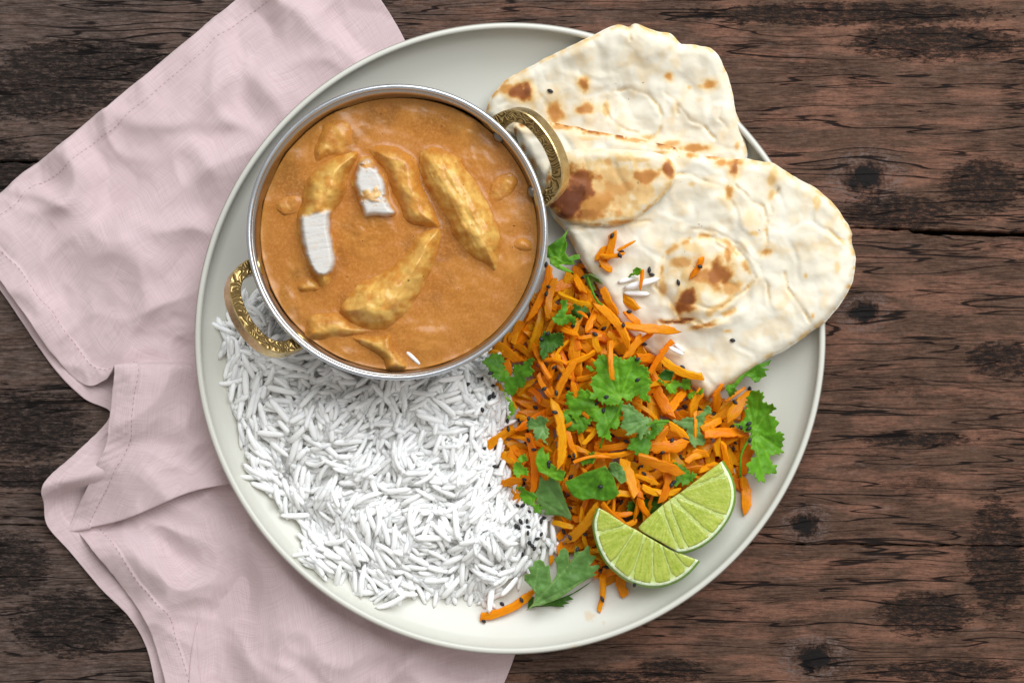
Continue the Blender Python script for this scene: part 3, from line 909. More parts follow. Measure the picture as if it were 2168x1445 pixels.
# ------------------------------------------------------------------ curry sauce and chicken
CZ = 0.0452
def ch_px(zoom_pts): return ZP(zoom_pts)
chicken = [
 # outline, height above sauce (mm), tone, cut polygon, cut fibre direction, label
 dict(o=[(930,400),(945,360),(1000,345),(1060,365),(1130,395),(1125,410),(1150,450),(1200,520),(1230,580),(1260,640),(1290,700),(1300,780),(1285,880),(1270,905),(1230,870),(1170,840),(1130,790),(1085,740),(1060,670),(1010,590),(960,520),(935,450)], h=7.5, tone=0.78, fib=(0.45, 0.9),
      l='long stringy yellow chicken strip on its own near the bowl rivets'),
 dict(o=[(1025,710),(1020,780),(1000,860),(960,950),(920,1020),(870,1100),(800,1160),(740,1170),(660,1150),(600,1120),(570,1080),(590,1040),(665,950),(720,930),(790,890),(850,840),(890,790),(920,740),(1000,710)], h=7.5, tone=0.66, fib=(-0.6, 0.8),
      l='broad curved chicken piece with pointed tip in the lower middle of the curry'),
 dict(o=[(655,360),(650,400),(610,470),(600,540),(570,600),(540,640),(535,700),(550,780),(560,860),(545,910),(525,960),(490,975),(465,940),(430,900),(405,830),(385,720),(380,650),(400,590),(420,500),(460,450),(520,400),(600,365)], h=8.0, tone=0.72, fib=(1, -0.12),
      cut=[(392,668),(440,642),(530,628),(537,740),(562,850),(545,898),(500,922),(450,895),(410,800)], l='long chicken strip sliced open to a tall white cut face'),
 dict(o=[(660,395),(700,385),(740,420),(775,470),(790,540),(800,590),(830,635),(800,665),(720,660),(680,665),(655,600),(640,540),(625,500),(640,440)], h=8.5, tone=0.75, fib=(1, 0.03),
      cut=[(655,420),(700,395),(735,430),(765,480),(780,540),(790,590),(825,632),(795,655),(720,655),(684,655),(665,600),(650,540),(636,500),(648,450)], smear=True, hh=6.5, l='short white cut chicken chunk smeared with sauce'),
 dict(o=[(700,350),(760,335),(830,345),(900,390),(930,440),(940,510),(980,590),(1010,660),(1020,700),(960,700),(880,680),(840,600),(810,540),(780,460),(740,410),(710,370)], h=4.5, tone=0.34, fib=(0.6, 0.8),
      l='sauce-covered chicken piece between the white chunk and the long strip'),
 dict(o=[(450,350),(490,230),(550,200),(620,230),(640,310),(600,380),(520,400),(460,420)], h=2.6, tone=0.22, fib=(0.7, 0.5), l='half-sunk chicken piece nearest the top rim of the bowl'),
 dict(o=[(410,1215),(420,1150),(450,1100),(570,1090),(640,1140),(720,1170),(640,1190),(520,1210)], h=3.0, tone=0.42, fib=(1, 0.1), l='flat half-sunk chicken piece beside the engraved handle over the rice'),
 dict(o=[(625,1200),(680,1190),(760,1190),(800,1180),(820,1250),(870,1310),(870,1345),(780,1350),(770,1300),(700,1250)], h=3.2, tone=0.62, fib=(0.7, 0.7), l='ragged yellow chicken scrap against the bottom rim of the bowl'),
 dict(o=[(1250,530),(1285,475),(1340,462),(1372,500),(1340,560),(1270,600)], h=1.3, tone=0.30, fib=(0.7, 0.7), l='small glossy chicken lump barely above sauce by the lower rivet'),
 dict(o=[(1345,770),(1395,750),(1435,775),(1440,810),(1395,815),(1350,800)], h=1.0, tone=0.30, fib=(0.7, 0.7), l='tiny chicken lump sunk at the rim facing the carrots'),
 dict(o=[(290,590),(350,560),(400,570),(395,620),(330,650),(295,630)], h=1.0, tone=0.18, fib=(0.7, 0.7), l='small sunken chicken lump beside the sliced strip'),
 dict(o=[(380,960),(430,920),(470,950),(480,985),(420,1000),(385,990)], h=1.6, tone=0.30, fib=(0.7, 0.7), l='chicken crumb peeking out under the tip of the sliced strip'),
]
sauce_c = np.array([0.425, 0.162, 0.026]); yellow = np.array([0.700, 0.430, 0.105])
ch_polys = []
for k, c in enumerate(chicken):
    ol = smooth_closed(ch_px(c['o']), 3.0); c['ol0'] = ol[::3]
    nrm = np.roll(ol, -1, 0) - np.roll(ol, 1, 0); nrm = np.column_stack([nrm[:, 1], -nrm[:, 0]]); nrm /= np.linalg.norm(nrm, axis=1)[:, None] + 1e-9
    ol = ol + nrm * (2.0 * fbm(ol[:, 0] / 22, ol[:, 1] / 22, 60 + k, 3))[:, None]
    ch_polys.append(ol)
    c['ol'] = ol
# the sauce: polar sheet that climbs a little at the pieces and the wall
nr, na = 110, 320
kC = (D - CZ) / D * S
sr = float(bowl_r(CZ)) - 0.0009
V = []; F = []; pxs = []; pys = []; rad = []
for i in range(nr):
    r = sr * (i / (nr - 1)) ** 0.85
    for j in range(na):
        a = 2 * math.pi * j / na
        V.append((bc[0] + r * math.cos(a), bc[1] + r * BSY * math.sin(a)))
V = np.array(V); rr_ = np.repeat(sr * (np.arange(nr) / (nr - 1)) ** 0.85, na)
pxv = V[:, 0] / kC + CX; pyv = CY - V[:, 1] / kC
dch = np.full(len(V), 1e9)
for ol in ch_polys:
    d = dist_poly(pxv, pyv, ol[::2]); d[inside_poly(pxv, pyv, ol[::2])] = 0
    dch = np.minimum(dch, d)
wav = fbm(pxv / 75, pyv / 75, 3, 4); lump = fbm(pxv / 30, pyv / 30, 8, 3)
bulge = np.zeros(len(V))
for (bx, by, br, bh) in ((985, 262, 42, 1.5), (960, 230, 60, 1.0), (1070, 470, 60, .6), (760, 500, 60, .8), (600, 640, 70, .8), (1000, 620, 90, .4), (700, 270, 80, .9), (840, 690, 50, .7), (800, 470, 45, 0.9), (620, 330, 40, .9), (905, 720, 55, .7), (1085, 560, 40, .8), (640, 560, 36, .8), (720, 740, 40, .8), (1000, 330, 50, .8), (880, 240, 40, .7)):
    bulge += bh * np.exp(-((pxv - bx) ** 2 + (pyv - by) ** 2) / (br * br) * 1.6)
z = CZ + 0.00030 * wav + 0.00008 * lump + 0.0014 * bulge * (1 + 0.3 * lump) + 0.00035 * np.exp(-dch / 5.0) + 0.0009 * np.exp(-(sr - rr_) / 0.0011) * (0.7 + 0.6 * fbm(np.arctan2(pyv - BCY, pxv - BCX) * 6, rr_ * 0, 2, 3))
oil = sstep(0.1, 0.6, fbm(pxv / 110, pyv / 110, 21, 3))
skin = sstep(0.0035, 0.0, sr - rr_) * 0.5
col = sauce_c * (1 - 0.30 * oil)[:, None] + np.array([0.075, 0.048, 0.010]) * (bulge.clip(0, 1.4) * 0.9)[:, None]
col = col * (1 - skin[:, None]) + np.array([0.52, 0.235, 0.035]) * skin[:, None]
for i in range(nr - 1):
    for j in range(na):
        j2 = (j + 1) % na
        F.append((i * na + j, (i + 1) * na + j, (i + 1) * na + j2, i * na + j2))
Vt = np.column_stack([V, z]); nb = len(Vt)
# closed body below the surface, following the wall
rings = [(CZ - 0.006, 0), (0.026, 0), (0.014, 0), (0.0105, 0)]
VV = list(map(tuple, Vt)); cc = list(map(tuple, col))
last = (nr - 1) * na
for zz, _ in rings:
    rz = float(bowl_r(zz)) - 0.0016
    st = len(VV)
    for j in range(na):
        a = 2 * math.pi * j / na
        VV.append((bc[0] + rz * math.cos(a), bc[1] + rz * BSY * math.sin(a), zz)); cc.append(tuple(sauce_c))
    for j in range(na):
        j2 = (j + 1) % na
        F.append((last + j, st + j, st + j2, last + j2))
    last = st
F.append(tuple(last + j for j in reversed(range(na))))
me = mesh('curry_sauce', VV, F, M_CURRY, cols=cc)
bm = bmesh.new(); bm.from_mesh(me); bmesh.ops.remove_doubles(bm, verts=bm.verts, dist=1e-7); bm.to_mesh(me); bm.free()
o = place('curry_sauce', me)
tag(o, 'creamy orange-brown curry sauce filling the steel bowl', 'curry')

for k, c in enumerate(chicken):
    ol = c['ol']
    fx, fy = c['fib']; fl = math.hypot(fx, fy); fx /= fl; fy /= fl
    cut = smooth_closed(ch_px(c['cut']), 5) if c.get('cut') else None
    H = c.get('hh', c['h']) / 1000.0
    def cutmask(x, y, cut=cut, c=c, k=k):
        if cut is None: return np.zeros(x.shape)
        d = dist_poly(x, y, cut); ins = inside_poly(x, y, cut)
        sd = np.where(ins, d, -d) + 3.2 * fbm(x / 20, y / 20, 90 + k, 3)
        m = sstep(-3.0, 6.0, sd)
        d0 = np.where(inside_poly(x, y, c['ol0']), dist_poly(x, y, c['ol0']), 0.0)
        m = m * sstep(1.0, 6.5, d0 + 1.5 * fbm(x / 12, y / 12, 95 + k, 2))
        if c.get('smear'):
            cx, cy = ch_px([(715, 560)])[0]
            s = np.exp(-(((x - cx) / 34) ** 2 + ((y - cy) / 17) ** 2)); s2 = np.exp(-(((x - ch_px([(700, 420)])[0][0]) / 22) ** 2 + ((y - ch_px([(700, 425)])[0][1]) / 9) ** 2))
            m = m * (1 - 0.85 * sstep(0.35, 0.75, (s + s2) + 0.45 * fbm(x / 11, y / 9, 71, 3)))
        return m
    def top(x, y, d, H=H, k=k, fx=fx, fy=fy, c=c, cm=cutmask):
        d = np.where(inside_poly(x, y, c['ol0']), dist_poly(x, y, c['ol0']), 0.0)
        w = min(16.0 + 4.5 * H * 1000, 0.85 * d.max())
        e = np.sin(np.clip(d / w, 0, 1) * math.pi / 2) ** 1.15
        q = cm(x, y)
        al = x * fx + y * fy; ac = -x * fy + y * fx
        fibre = fbm(al / 46, ac / 7.5, 40 + k, 3)
        bumps = fbm(x / 42, y / 42, 50 + k, 3, 0.5)
        pits = fbm(x / 8, y / 8, 55 + k, 3, 0.6)
        z = CZ + 0.0004 + e * H + sstep(0, 9, d) * (1 - q) * (0.00075 * bumps + (0.00030 if k == 0 else 0.00010) * fibre + 0.00006 * pits)
        flat = CZ + 0.0004 + H * 0.86 * (1 - (1 - np.clip(d / 16, 0, 1)) ** 2) + 0.00004 * fbm(al / 60, ac / 6, 45 + k, 2) - 0.00010 * sstep(0.35, 0.6, fbm(al / 70, ac / 8, 47 + k, 2))
        return z * (1 - q) + flat * q
    Vv, Ff, (tx, ty, td), m = slab(ol, 2.6 if k < 5 else 3.4, top, lambda x, y, d: np.full(x.shape, CZ - 0.006))
    q = cutmask(tx, ty)
    ton = c['tone'] - 0.12 + 0.60 * fbm(tx / 34, ty / 34, 120 + k, 4, 0.6) + 0.20 * sstep(6, 30, td) 
    al = tx * fx + ty * fy; ac = -tx * fy + ty * fx
    ton = ton + (0.24 if k == 0 else 0.12) * fbm(al / 70, ac / 9, 130 + k, 3)
    ton = ton - 0.45 * sstep(15, 2, td + 5 * fbm(tx / 20, ty / 20, 170 + k, 3))
    ton = np.clip(ton, 0, 1)[:, None]
    colr = sauce_c * (1 - ton) + yellow * ton
    pale = sstep(0.30, 0.65, fbm(al / 60, ac / 12, 140 + k, 3))[:, None] * np.clip(ton - 0.35, 0, 1)
    colr = colr * (1 - 0.5 * pale) + np.array([0.72, 0.52, 0.20]) * 0.5 * pale
    lines = sstep(0.10, 0.6, fbm(al / 60, ac / 4.6, 150 + k, 2))[:, None]
    white = np.array([0.60, 0.58, 0.555]) * (1 - 0.17 * lines)
    tint = (sstep(0.30, 0.60, fbm(tx / 20, ty / 12, 160 + k, 3)) * 0.22)[:, None]
    white = white * np.array([1.0, 0.985, 0.96]) * (1 - tint) + np.array([0.62, 0.42, 0.22]) * tint
    colr = colr * (1 - q[:, None]) + white * q[:, None]
    colr = np.vstack([colr, np.tile(sauce_c, (m, 1))])
    me = mesh('chicken_piece', Vv, Ff, M_CHICK, cols=colr)
    at = me.attributes.new('Cut', 'FLOAT_COLOR', 'POINT')
    qq = np.concatenate([q, np.zeros(m)])
    at.data.foreach_set('color', np.column_stack([qq, qq, qq, np.ones(2 * m)]).ravel())
    o = place('chicken_piece', me)
    tag(o, c['l'], 'chicken', 'chicken pieces in the curry')

# ------------------------------------------------------------------ naan breads
white_b = np.array([0.775, 0.725, 0.605])
def brown_ramp(s):
    s = np.clip(s, 0, 1)[:, None]
    stops = [(0.0, white_b), (0.25, np.array([0.74, 0.52, 0.24])), (0.5, np.array([0.56, 0.255, 0.062])), (0.75, np.array([0.31, 0.098, 0.022])), (1.0, np.array([0.115, 0.030, 0.010]))]
    out = np.zeros((len(s), 3))
    for (a, ca), (b, cb) in zip(stops[:-1], stops[1:]):
        t = np.clip((s - a) / (b - a), 0, 1)
        out = np.where(s >= a, ca * (1 - t) + cb * t, out)
    return out
def spots_value(x, y, spots, seed, rag=0.42):
    v = np.zeros(x.shape)
    nz = fbm(x / 26, y / 26, seed, 4, 0.5)
    for s in spots:
        sx, sy, rx, ry, st = s[:5]
        an = math.radians(s[5]) if len(s) > 5 else 0
        dx, dy = x - sx, y - sy
        u = (dx * math.cos(an) + dy * math.sin(an)) / rx; w = (-dx * math.sin(an) + dy * math.cos(an)) / ry
        g = 1.28 - np.sqrt(u * u + w * w) + rag * nz
        v = np.maximum(v, np.maximum(st * sstep(0.0, 0.85, g), 0.30 * st * sstep(-0.75, 0.45, g)))
    return v
def zs_(pts): # zoom -> px for spots
    out = []
    for s in pts:
        p = ZN([(s[0], s[1])])[0]
        out.append((p[0], p[1], s[2] / 1.72, s[3] / 1.72) + tuple(s[4:]))
    return out
def groove(x, y, lines, depth, width):
    z = np.zeros(x.shape)
    for ln in lines:
        pts = np.array(ZN(ln))
        d = dist_poly(x + 3 * perlin(x / 25, y / 25, 4), y + 3 * perlin(x / 25, y / 25, 6), pts, closed=False)
        k = 0.30 + 0.70 * sstep(-0.25, 0.45, fbm(x / 38, y / 38, len(ln), 3))
        z = z - k * depth * np.exp(-(d / width) ** 2) + k * depth * 0.25 * np.exp(-((d - width * 3.0) / (width * 2.2)) ** 2)
    return z
def naan_relief(x, y, seed):
    wx = x + 22 * perlin(x / 60, y / 60, seed + 3); wy = y + 22 * perlin(x / 60, y / 60, seed + 4)
    d1, d2, cid = voronoi_f(wx / 95, wy / 95, seed)
    blister = sstep(0.0, 0.30, d2 - d1) * (0.35 + 0.65 * cid)
    e1, e2, cid2 = voronoi_f(wx / 42 + 7, wy / 42, seed + 2)
    b2 = sstep(0.0, 0.25, e2 - e1) * cid2
    return 0.00048 * (blister - 0.5) + 0.00012 * (b2 - 0.4) + 0.0019 * fbm(x / 130, y / 130, seed + 9, 3) + 0.00010 * fbm(x / 22, y / 22, seed + 11, 3, 0.5), blister, b2

def naan(name, outline, base, th, spots, lines, seed, edge_brown, spacing=3.6, parent=None, edge_w=24, relief=1.0, lump=lambda x, y: 0.0, stain=lambda x, y: 0.0 * x):
    ol = smooth_closed(outline, 4.0)
    nrm = np.roll(ol, -1, 0) - np.roll(ol, 1, 0); nrm = np.column_stack([nrm[:, 1], -nrm[:, 0]]); nrm /= np.linalg.norm(nrm, axis=1)[:, None] + 1e-9
    ol = ol + nrm * (2.2 * fbm(ol[:, 0] / 40, ol[:, 1] / 40, seed + 20, 3, 0.45))[:, None]
    def top(x, y, d):
        e = np.sqrt(1 - (1 - np.clip(d / edge_w, 0, 1)) ** 2)
        rl, bl, b2 = naan_relief(x, y, seed)
        return base(x, y) / 1000 + th * (0.30 + 0.70 * e) + relief * rl * sstep(0, 12, d) + lump(x, y) + groove(x, y, lines, 0.0007, 2.8)
    def bottom(x, y, d):
        e = np.sqrt(1 - (1 - np.clip(d / edge_w, 0, 1)) ** 2)
        return base(x, y) / 1000 + th * 0.30 * (1 - e)
    Vv, Ff, (tx, ty, td), m = slab(ol, spacing, top, bottom)
    s = spots_value(tx, ty, spots, seed + 30)
    rl, bl, b2 = naan_relief(tx, ty, seed)
    # thin skin over blisters bakes yellower, the flats stay floury
    warm = np.clip(0.07 * bl + 0.05 * b2 + 0.10 * sstep(0.0, 0.6, fbm(tx / 60, ty / 60, seed + 40, 4)) - 0.04, 0, 0.22)
    gl = -groove(tx, ty, lines, 1.0, 3.2).clip(-1, 0)
    warm = np.maximum(warm, 0.22 * gl)
    eb = edge_brown(tx, ty) * sstep(14, 1, td) * sstep(-0.30, 0.4, fbm(tx / 26, ty / 26, seed + 50, 3))
    s = np.maximum(np.maximum(np.maximum(s, warm), eb), stain(tx, ty))
    colr = brown_ramp(s)
    colr = np.vstack([colr, np.tile(white_b * 0.97, (m, 1))])
    me = mesh(name, Vv, Ff, M_NAAN, cols=colr)
    return me

back_ol = ZN([(50,362),(90,290),(140,245),(270,175),(360,130),(440,95),(520,56),(570,66),(592,54),(660,76),(720,88),(755,122),(772,126),(850,136),(893,166),(920,212),(945,285),(960,370),(983,440),(1000,540),(960,590),(800,600),(560,560),(330,500),(150,460),(70,410)])
back_base = rbf([(1030, 230, 11), (1110, 160, 13.5), (1240, 80, 21.5), (1350, 60, 24), (1500, 100, 24.5), (1560, 250, 19), (1580, 340, 17.5), (1450, 360, 12), (1250, 300, 11), (1100, 280, 9), (1330, 200, 15)])
back_spots = zs_([(175, 300, 52, 34, 0.80, 20), (200, 300, 22, 40, 0.9, -25), (130, 285, 40, 24, 0.5), (300, 372, 34, 48, 0.58), (300, 350, 20, 24, .5), (405, 272, 22, 26, 0.66), (422, 358, 44, 24, 0.58), (395, 365, 20, 16, .65), (485, 362, 14, 30, 0.35),
     (715, 245, 15, 16, 0.50), (865, 275, 26, 22, 0.52), (790, 284, 9, 8, 0.32), (845, 280, 40, 10, .28), (810, 505, 70, 16, 0.55), (720, 488, 50, 14, 0.42), (965, 497, 10, 16, 0.40), (640, 465, 40, 10, .32), (740, 345, 10, 8, .15), (830, 330, 12, 10, .15)])
back_lines = [[(490, 330), (510, 295), (580, 292), (640, 310), (680, 350), (692, 400), (680, 450), (640, 478)], [(750, 350), (790, 400), (840, 420), (880, 470)], [(700, 300), (740, 330), (750, 380)], [(480, 350), (500, 395), (530, 430), (600, 450)], [(570, 68), (574, 110)], [(930, 430), (900, 400), (905, 360)]]
nb_me = naan('naan_bread', back_ol, back_base, 0.0062, back_spots, back_lines, 301, lambda x, y: 0.30 + 0.15 * sstep(1150, 1050, x))
naan_back = place('naan_bread', nb_me)
tag(naan_back, 'naan bread tucked behind the folded one, its top edge over the plate rim', 'naan', 'naan breads')

front_ol = ZN([(150,425),(200,412),(285,410),(400,434),(560,463),(690,488),(780,518),(900,538),(1000,545),(1090,560),(1180,610),(1262,658),(1340,738),(1380,808),(1380,842),(1395,912),(1387,985),(1345,1065),(1292,1130),(1240,1172),(1150,1232),(1060,1280),(960,1350),(880,1408),(852,1424),(828,1395),(700,1290),(560,1170),(470,1030),(390,905),(330,800),(300,765),(262,690),(232,590),(180,510)])
front_base = rbf([(1100, 270, 14.5), (1130, 360, 13), (1180, 480, 13), (1300, 285, 19), (1400, 315, 21), (1500, 335, 24), (1640, 345, 27), (1800, 520, 25.5), (1800, 580, 25), (1720, 700, 22), (1610, 770, 16), (1500, 845, 9.5), (1350, 720, 10), (1250, 600, 11), (1450, 600, 17), (1400, 450, 18)])
front_spots = zs_([(955, 575, 22, 42, 0.72, 15), (960, 560, 40, 14, .55), (905, 556, 24, 14, 0.50), (937, 665, 19, 28, 0.52, -10), (800, 635, 14, 10, 0.28), (1092, 612, 28, 40, 0.33), (1088, 680, 13, 24, 0.32, 15), (1065, 882, 27, 14, 0.48, -15), (1025, 816, 20, 9, 0.30), (1070, 803, 13, 9, 0.30),
     (1255, 700, 16, 26, 0.25), (1330, 940, 12, 24, .22), (895, 965, 56, 66, 0.72, 30), (850, 970, 66, 30, .58), (840, 960, 130, 90, .26), (930, 905, 14, 50, .5), (760, 922, 52, 26, 0.45), (800, 870, 60, 20, .22), (788, 1050, 36, 34, 0.90), (770, 1085, 40, 24, .75), (740, 1137, 50, 7, 0.92), (782, 1128, 30, 8, 0.95), (790, 1090, 34, 20, .66), (850, 1150, 60, 9, 0.58, -10),
     (690, 1010, 16, 44, 0.40), (945, 1010, 46, 34, 0.44), (900, 1080, 70, 18, .34, -35), (930, 1170, 18, 7, 0.40), (1240, 1116, 7, 9, 0.40), (1215, 968, 7, 10, .35), (690, 1135, 16, 10, .35), (752, 1335, 40, 18, 0.62), (330, 425, 60, 14, .45), (470, 450, 60, 11, .52), (600, 477, 50, 10, .45), (700, 502, 40, 10, .45), (790, 530, 22, 12, .5), (690, 520, 30, 10, .4), (1335, 835, 30, 6, .3, 40), (430, 470, 60, 10, .22)])
front_lines = [[(668, 1010), (685, 940), (710, 880), (770, 838), (830, 826), (900, 835), (960, 870), (1010, 925), (1032, 975), (1010, 1010), (950, 1050), (905, 1085)],
    [(905, 1085), (870, 1090), (830, 1078), (790, 1070), (755, 1095)], [(668, 1010), (700, 1040), (740, 1085), (755, 1120), (715, 1145), (680, 1135)], [(755, 1120), (800, 1130), (850, 1152), (905, 1135), (960, 1080), (990, 1030)],
    [(730, 860), (800, 800), (880, 805), (970, 855), (1030, 920), (1075, 1000), (1080, 1070)], [(1115, 655), (1080, 700), (1090, 750), (1065, 790), (1075, 850), (1045, 930)], [(960, 640), (1010, 690), (1060, 720), (1075, 770)], [(1290, 800), (1335, 838), (1378, 842)], [(1140, 960), (1150, 1020), (1195, 1080), (1230, 1140)], [(880, 850), (930, 880), (925, 930)], [(740, 600), (790, 600), (840, 625), (900, 640)], [(330, 800), (480, 790), (640, 770)]]
nf_me = naan('naan_bread', front_ol, front_base, 0.0065, front_spots, front_lines, 417, lump=lambda x, y: 0.0016 * sstep(100, 72, np.hypot((x - 1492) , (y - 588) * 1.05)) + 0.0012 * np.exp(-((np.hypot(x - 1492, (y - 588) * 1.05) - 108) / 11) ** 2) * sstep(-0.6, 0.6, fbm(x / 60, y / 60, 3, 2)), stain=lambda x, y: 0.46 * np.exp(-((np.hypot(x - 1490, (y - 590) * 1.05) - 92 - 8 * perlin(x / 40, y / 40, 2)) / 7) ** 2) * sstep(-0.25, 0.4, fbm(x / 36, y / 36, 44, 3)), edge_brown=lambda x, y: 0.30 + 0.55 * sstep(365, 330, y) * sstep(1560, 1450, x) + 0.3 * sstep(1770, 1800, x) * sstep(520, 640, y) + 0.25 * sstep(770, 800, y))
naan_front = place('naan_bread', nf_me)
tag(naan_front, 'folded naan bread with a scorched flap and swirl, topmost beside the carrots', 'naan', 'naan breads')
# browned flap folded over beside the bowl
flap_ol = ZN([(285,560),(330,522),(430,508),(560,511),(680,524),(728,556),(742,600),(715,652),(655,718),(585,768),(510,790),(430,787),(350,770),(298,740),(272,690),(272,620)])
flap_base = lambda x, y: front_base(x, y) + 6.5
flap_spots = zs_([(500, 650, 230, 120, 0.34), (420, 700, 150, 80, .50), (352, 690, 92, 84, 0.97, 20), (385, 650, 84, 88, 0.84), (330, 640, 50, 60, .8), (400, 745, 100, 30, 0.62), (530, 655, 110, 40, 0.45, -12), (640, 605, 70, 30, 0.60, -8), (712, 585, 26, 34, 0.74), (560, 545, 50, 14, 0.30), (610, 548, 40, 12, .30), (495, 557, 18, 22, 0.42), (640, 735, 60, 14, .5, -35), (540, 775, 70, 12, .5), (590, 700, 24, 20, .35), (420, 600, 30, 20, .6), (480, 735, 30, 14, .45)])
fl_me = naan('folded_flap', flap_ol, flap_base, 0.0050, flap_spots, [], 523, lambda x, y: 0.45 * sstep(385, 420, y), 3.2, edge_w=20, relief=0.8)
fl = place('folded_flap', fl_me)
fl.parent = naan_front; fl.matrix_parent_inverse = Matrix.Translation(-naan_front.location)
fl['label'] = 'scorched brown flap folded over the naan beside the bowl handle'

# ------------------------------------------------------------------ rice
rice_poly = np.array([(478,690),(486,760),(500,830),(516,905),(545,955),(545,1012),(588,1040),(605,1078),(650,1088),(648,1150),(665,1200),(742,1218),(762,1248),(825,1262),(900,1242),(960,1262),(1035,1255),(1092,1225),(1125,1180),(1165,1150),(1162,1085),(1085,1025),(1048,930),(1068,845),(1050,770),(980,735),(860,720),(750,690),(640,640),(560,610),(500,650)], float)
def rice_height(x, y):
    """mm above the plate floor at photo px"""
    d = dist_poly(x, y, rice_poly) * np.where(inside_poly(x, y, rice_poly), 1, -1)
    clump = fbm(x / 95, y / 95, 33, 3)
    d1, d2, cid = voronoi_f(x / 92, y / 92, 12)
    h = 12.0 * sstep(-12, 110, d) + 2.5
    return np.where(d > -25, h * (0.80 + 0.26 * clump) + 6.0 * sstep(0.62, 0.05, d1) * cid * sstep(-5, 40, d), 0), d

def grain_mesh(L, R, bend, name):
    n = 8; st = np.linspace(-1, 1, 8)
    V = []; F = []
    for s in st:
        f = (1 - abs(s) ** 3.6) ** 0.5 * (1 - 0.12 * abs(s + 0.3)) if abs(s) < 1 else 0.0
        f = max(f, 0.0)
        x = s * L / 2; zb = bend * (1 - s * s)
        if abs(s) == 1:
            V.append((x, 0, zb)); continue
        for k in range(n):
            a = 2 * math.pi * k / n
            V.append((x, R * f * math.cos(a), zb + R * 0.82 * f * math.sin(a)))
    # order: first tip, rings, last tip
    def ring(i): return 1 + (i - 1) * n
    for k in range(n):
        F.append((0, ring(1) + (k + 1) % n, ring(1) + k))
        F.append((len(V) - 1, ring(6) + k, ring(6) + (k + 1) % n))
    for i in range(1, 6):
        for k in range(n):
            F.append((ring(i) + k, ring(i) + (k + 1) % n, ring(i + 1) + (k + 1) % n, ring(i + 1) + k))
    return fix_normals(mesh(name, V, F, M_RICE))
grain_meshes = [grain_mesh(L, R, b, 'rice_grain') for L, R, b in ((0.0118, 0.00120, 0.0003), (0.0132, 0.00126, 0.0007), (0.0104, 0.00116, 0.0004), (0.0142, 0.00122, 0.0014), (0.0080, 0.00122, 0.0002), (0.0122, 0.00130, -0.0004), (0.0060, 0.00118, 0.0001), (0.0134, 0.00114, 0.0020))]
grains = []
for lift0, cnt, ps in ((-0.0016, 800, 0.10), (-0.0006, 1100, 0.12), (0.0004, 1100, 0.14), (0.0016, 560, 0.18), (0.0030, 240, 0.22)):
    x = rng.uniform(470, 1175, cnt); y = rng.uniform(600, 1275, cnt); lift = lift0 + rng.normal(0, 0.0004, cnt)
    hh, d = rice_height(x, y)
    ok = d > -14 + 10 * rng.random(cnt)
    x, y, lift, hh, d = x[ok], y[ok], lift[ok], hh[ok], d[ok]
    n = len(x)
    pz = plate_z(x, y); z = np.maximum(pz + hh / 1000 + lift, pz + 0.0016)
    k = (D - z) / D * S; wx = (x - CX) * k; wy = (CY - y) * k
    free = np.hypot(wx - bc[0], (wy - bc[1]) / BSY) > bowl_r(np.clip(z, FLOORZ, 0.054)) + 0.0030
    # bundles of grains share a direction
    _, _, cid = voronoi_f(x / 72.0, y / 72.0, 77)
    yaw = cid * math.pi * 2 + rng.normal(0, 0.34, n)
    yaw = np.where(rng.random(n) < 0.20, rng.uniform(0, math.pi * 2, n), yaw)
    e = 14
    h2, _ = rice_height(x + e * np.cos(yaw), y - e * np.sin(yaw)); h1, _ = rice_height(x - e * np.cos(yaw), y + e * np.sin(yaw))
    slope = np.arctan2((h2 - h1) / 1000, 2 * e * S)
    pitch = -np.clip(slope * 0.8, -0.7, 0.7) + rng.normal(0, ps, n)
    for i in range(n):
        if not free[i]: continue
        mtx = Matrix.Translation((wx[i], wy[i], z[i])) @ Matrix.Rotation(yaw[i], 4, 'Z') @ Matrix.Rotation(pitch[i], 4, 'Y')
        if random.random() < 0.65: mtx = mtx @ Matrix.Rotation(random.uniform(0, 6.28), 4, 'X')
        mtx = mtx @ Matrix.Scale(random.uniform(0.88, 1.16), 4)
        grains.append((lift[i] + random.uniform(0, 0.0006), mtx, random.randrange(len(grain_meshes)), d[i]))
grains.sort(key=lambda g: -g[0])
vis = [g for g in grains]
n_ind = 0
rest = []
for g in grains:
    if n_ind < 292:
        o = bpy.data.objects.new('rice_grain', grain_meshes[g[2]]); C.objects.link(o); o.matrix_world = g[1]
        wx = g[1].translation
        gx, gy = wx.x / (S * (D - wx.z) / D) + CX, CY - wx.y / (S * (D - wx.z) / D)
        zone = 'at the outer edge of the mound' if g[3] < 22 and gx < 1050 else ('close under the bowl rim' if math.hypot(gx - BCX, gy - BCY) < 380 else ('beside the carrot salad' if gx > 1010 else ('in the middle of the mound' if g[3] > 75 else 'on the slope of the mound facing the plate rim')))
        tag(o, 'white rice grain lying on top ' + zone, 'rice grain', 'rice grains on top of the mound')
        n_ind += 1
    else:
        rest.append(g)
VV = []; FF = []
cache = []
for gm in grain_meshes:
    co = np.empty(len(gm.vertices) * 3); gm.vertices.foreach_get('co', co)
    cache.append((co.reshape(-1, 3), [tuple(p.vertices) for p in gm.polygons]))
off = 0
for g in rest:
    co, fs = cache[g[2]]
    mm = np.array(g[1])
    VV.append(co @ mm[:3, :3].T + mm[:3, 3]); FF += [tuple(i + off for i in f) for f in fs]; off += len(co)
core_ol = smooth_closed(rice_poly, 12)  # solid core added below the grains to keep their gaps from going black
cc_ = core_ol.mean(0); core_ol = core_ol + (cc_ - core_ol) / np.linalg.norm(cc_ - core_ol, axis=1)[:, None] * 16
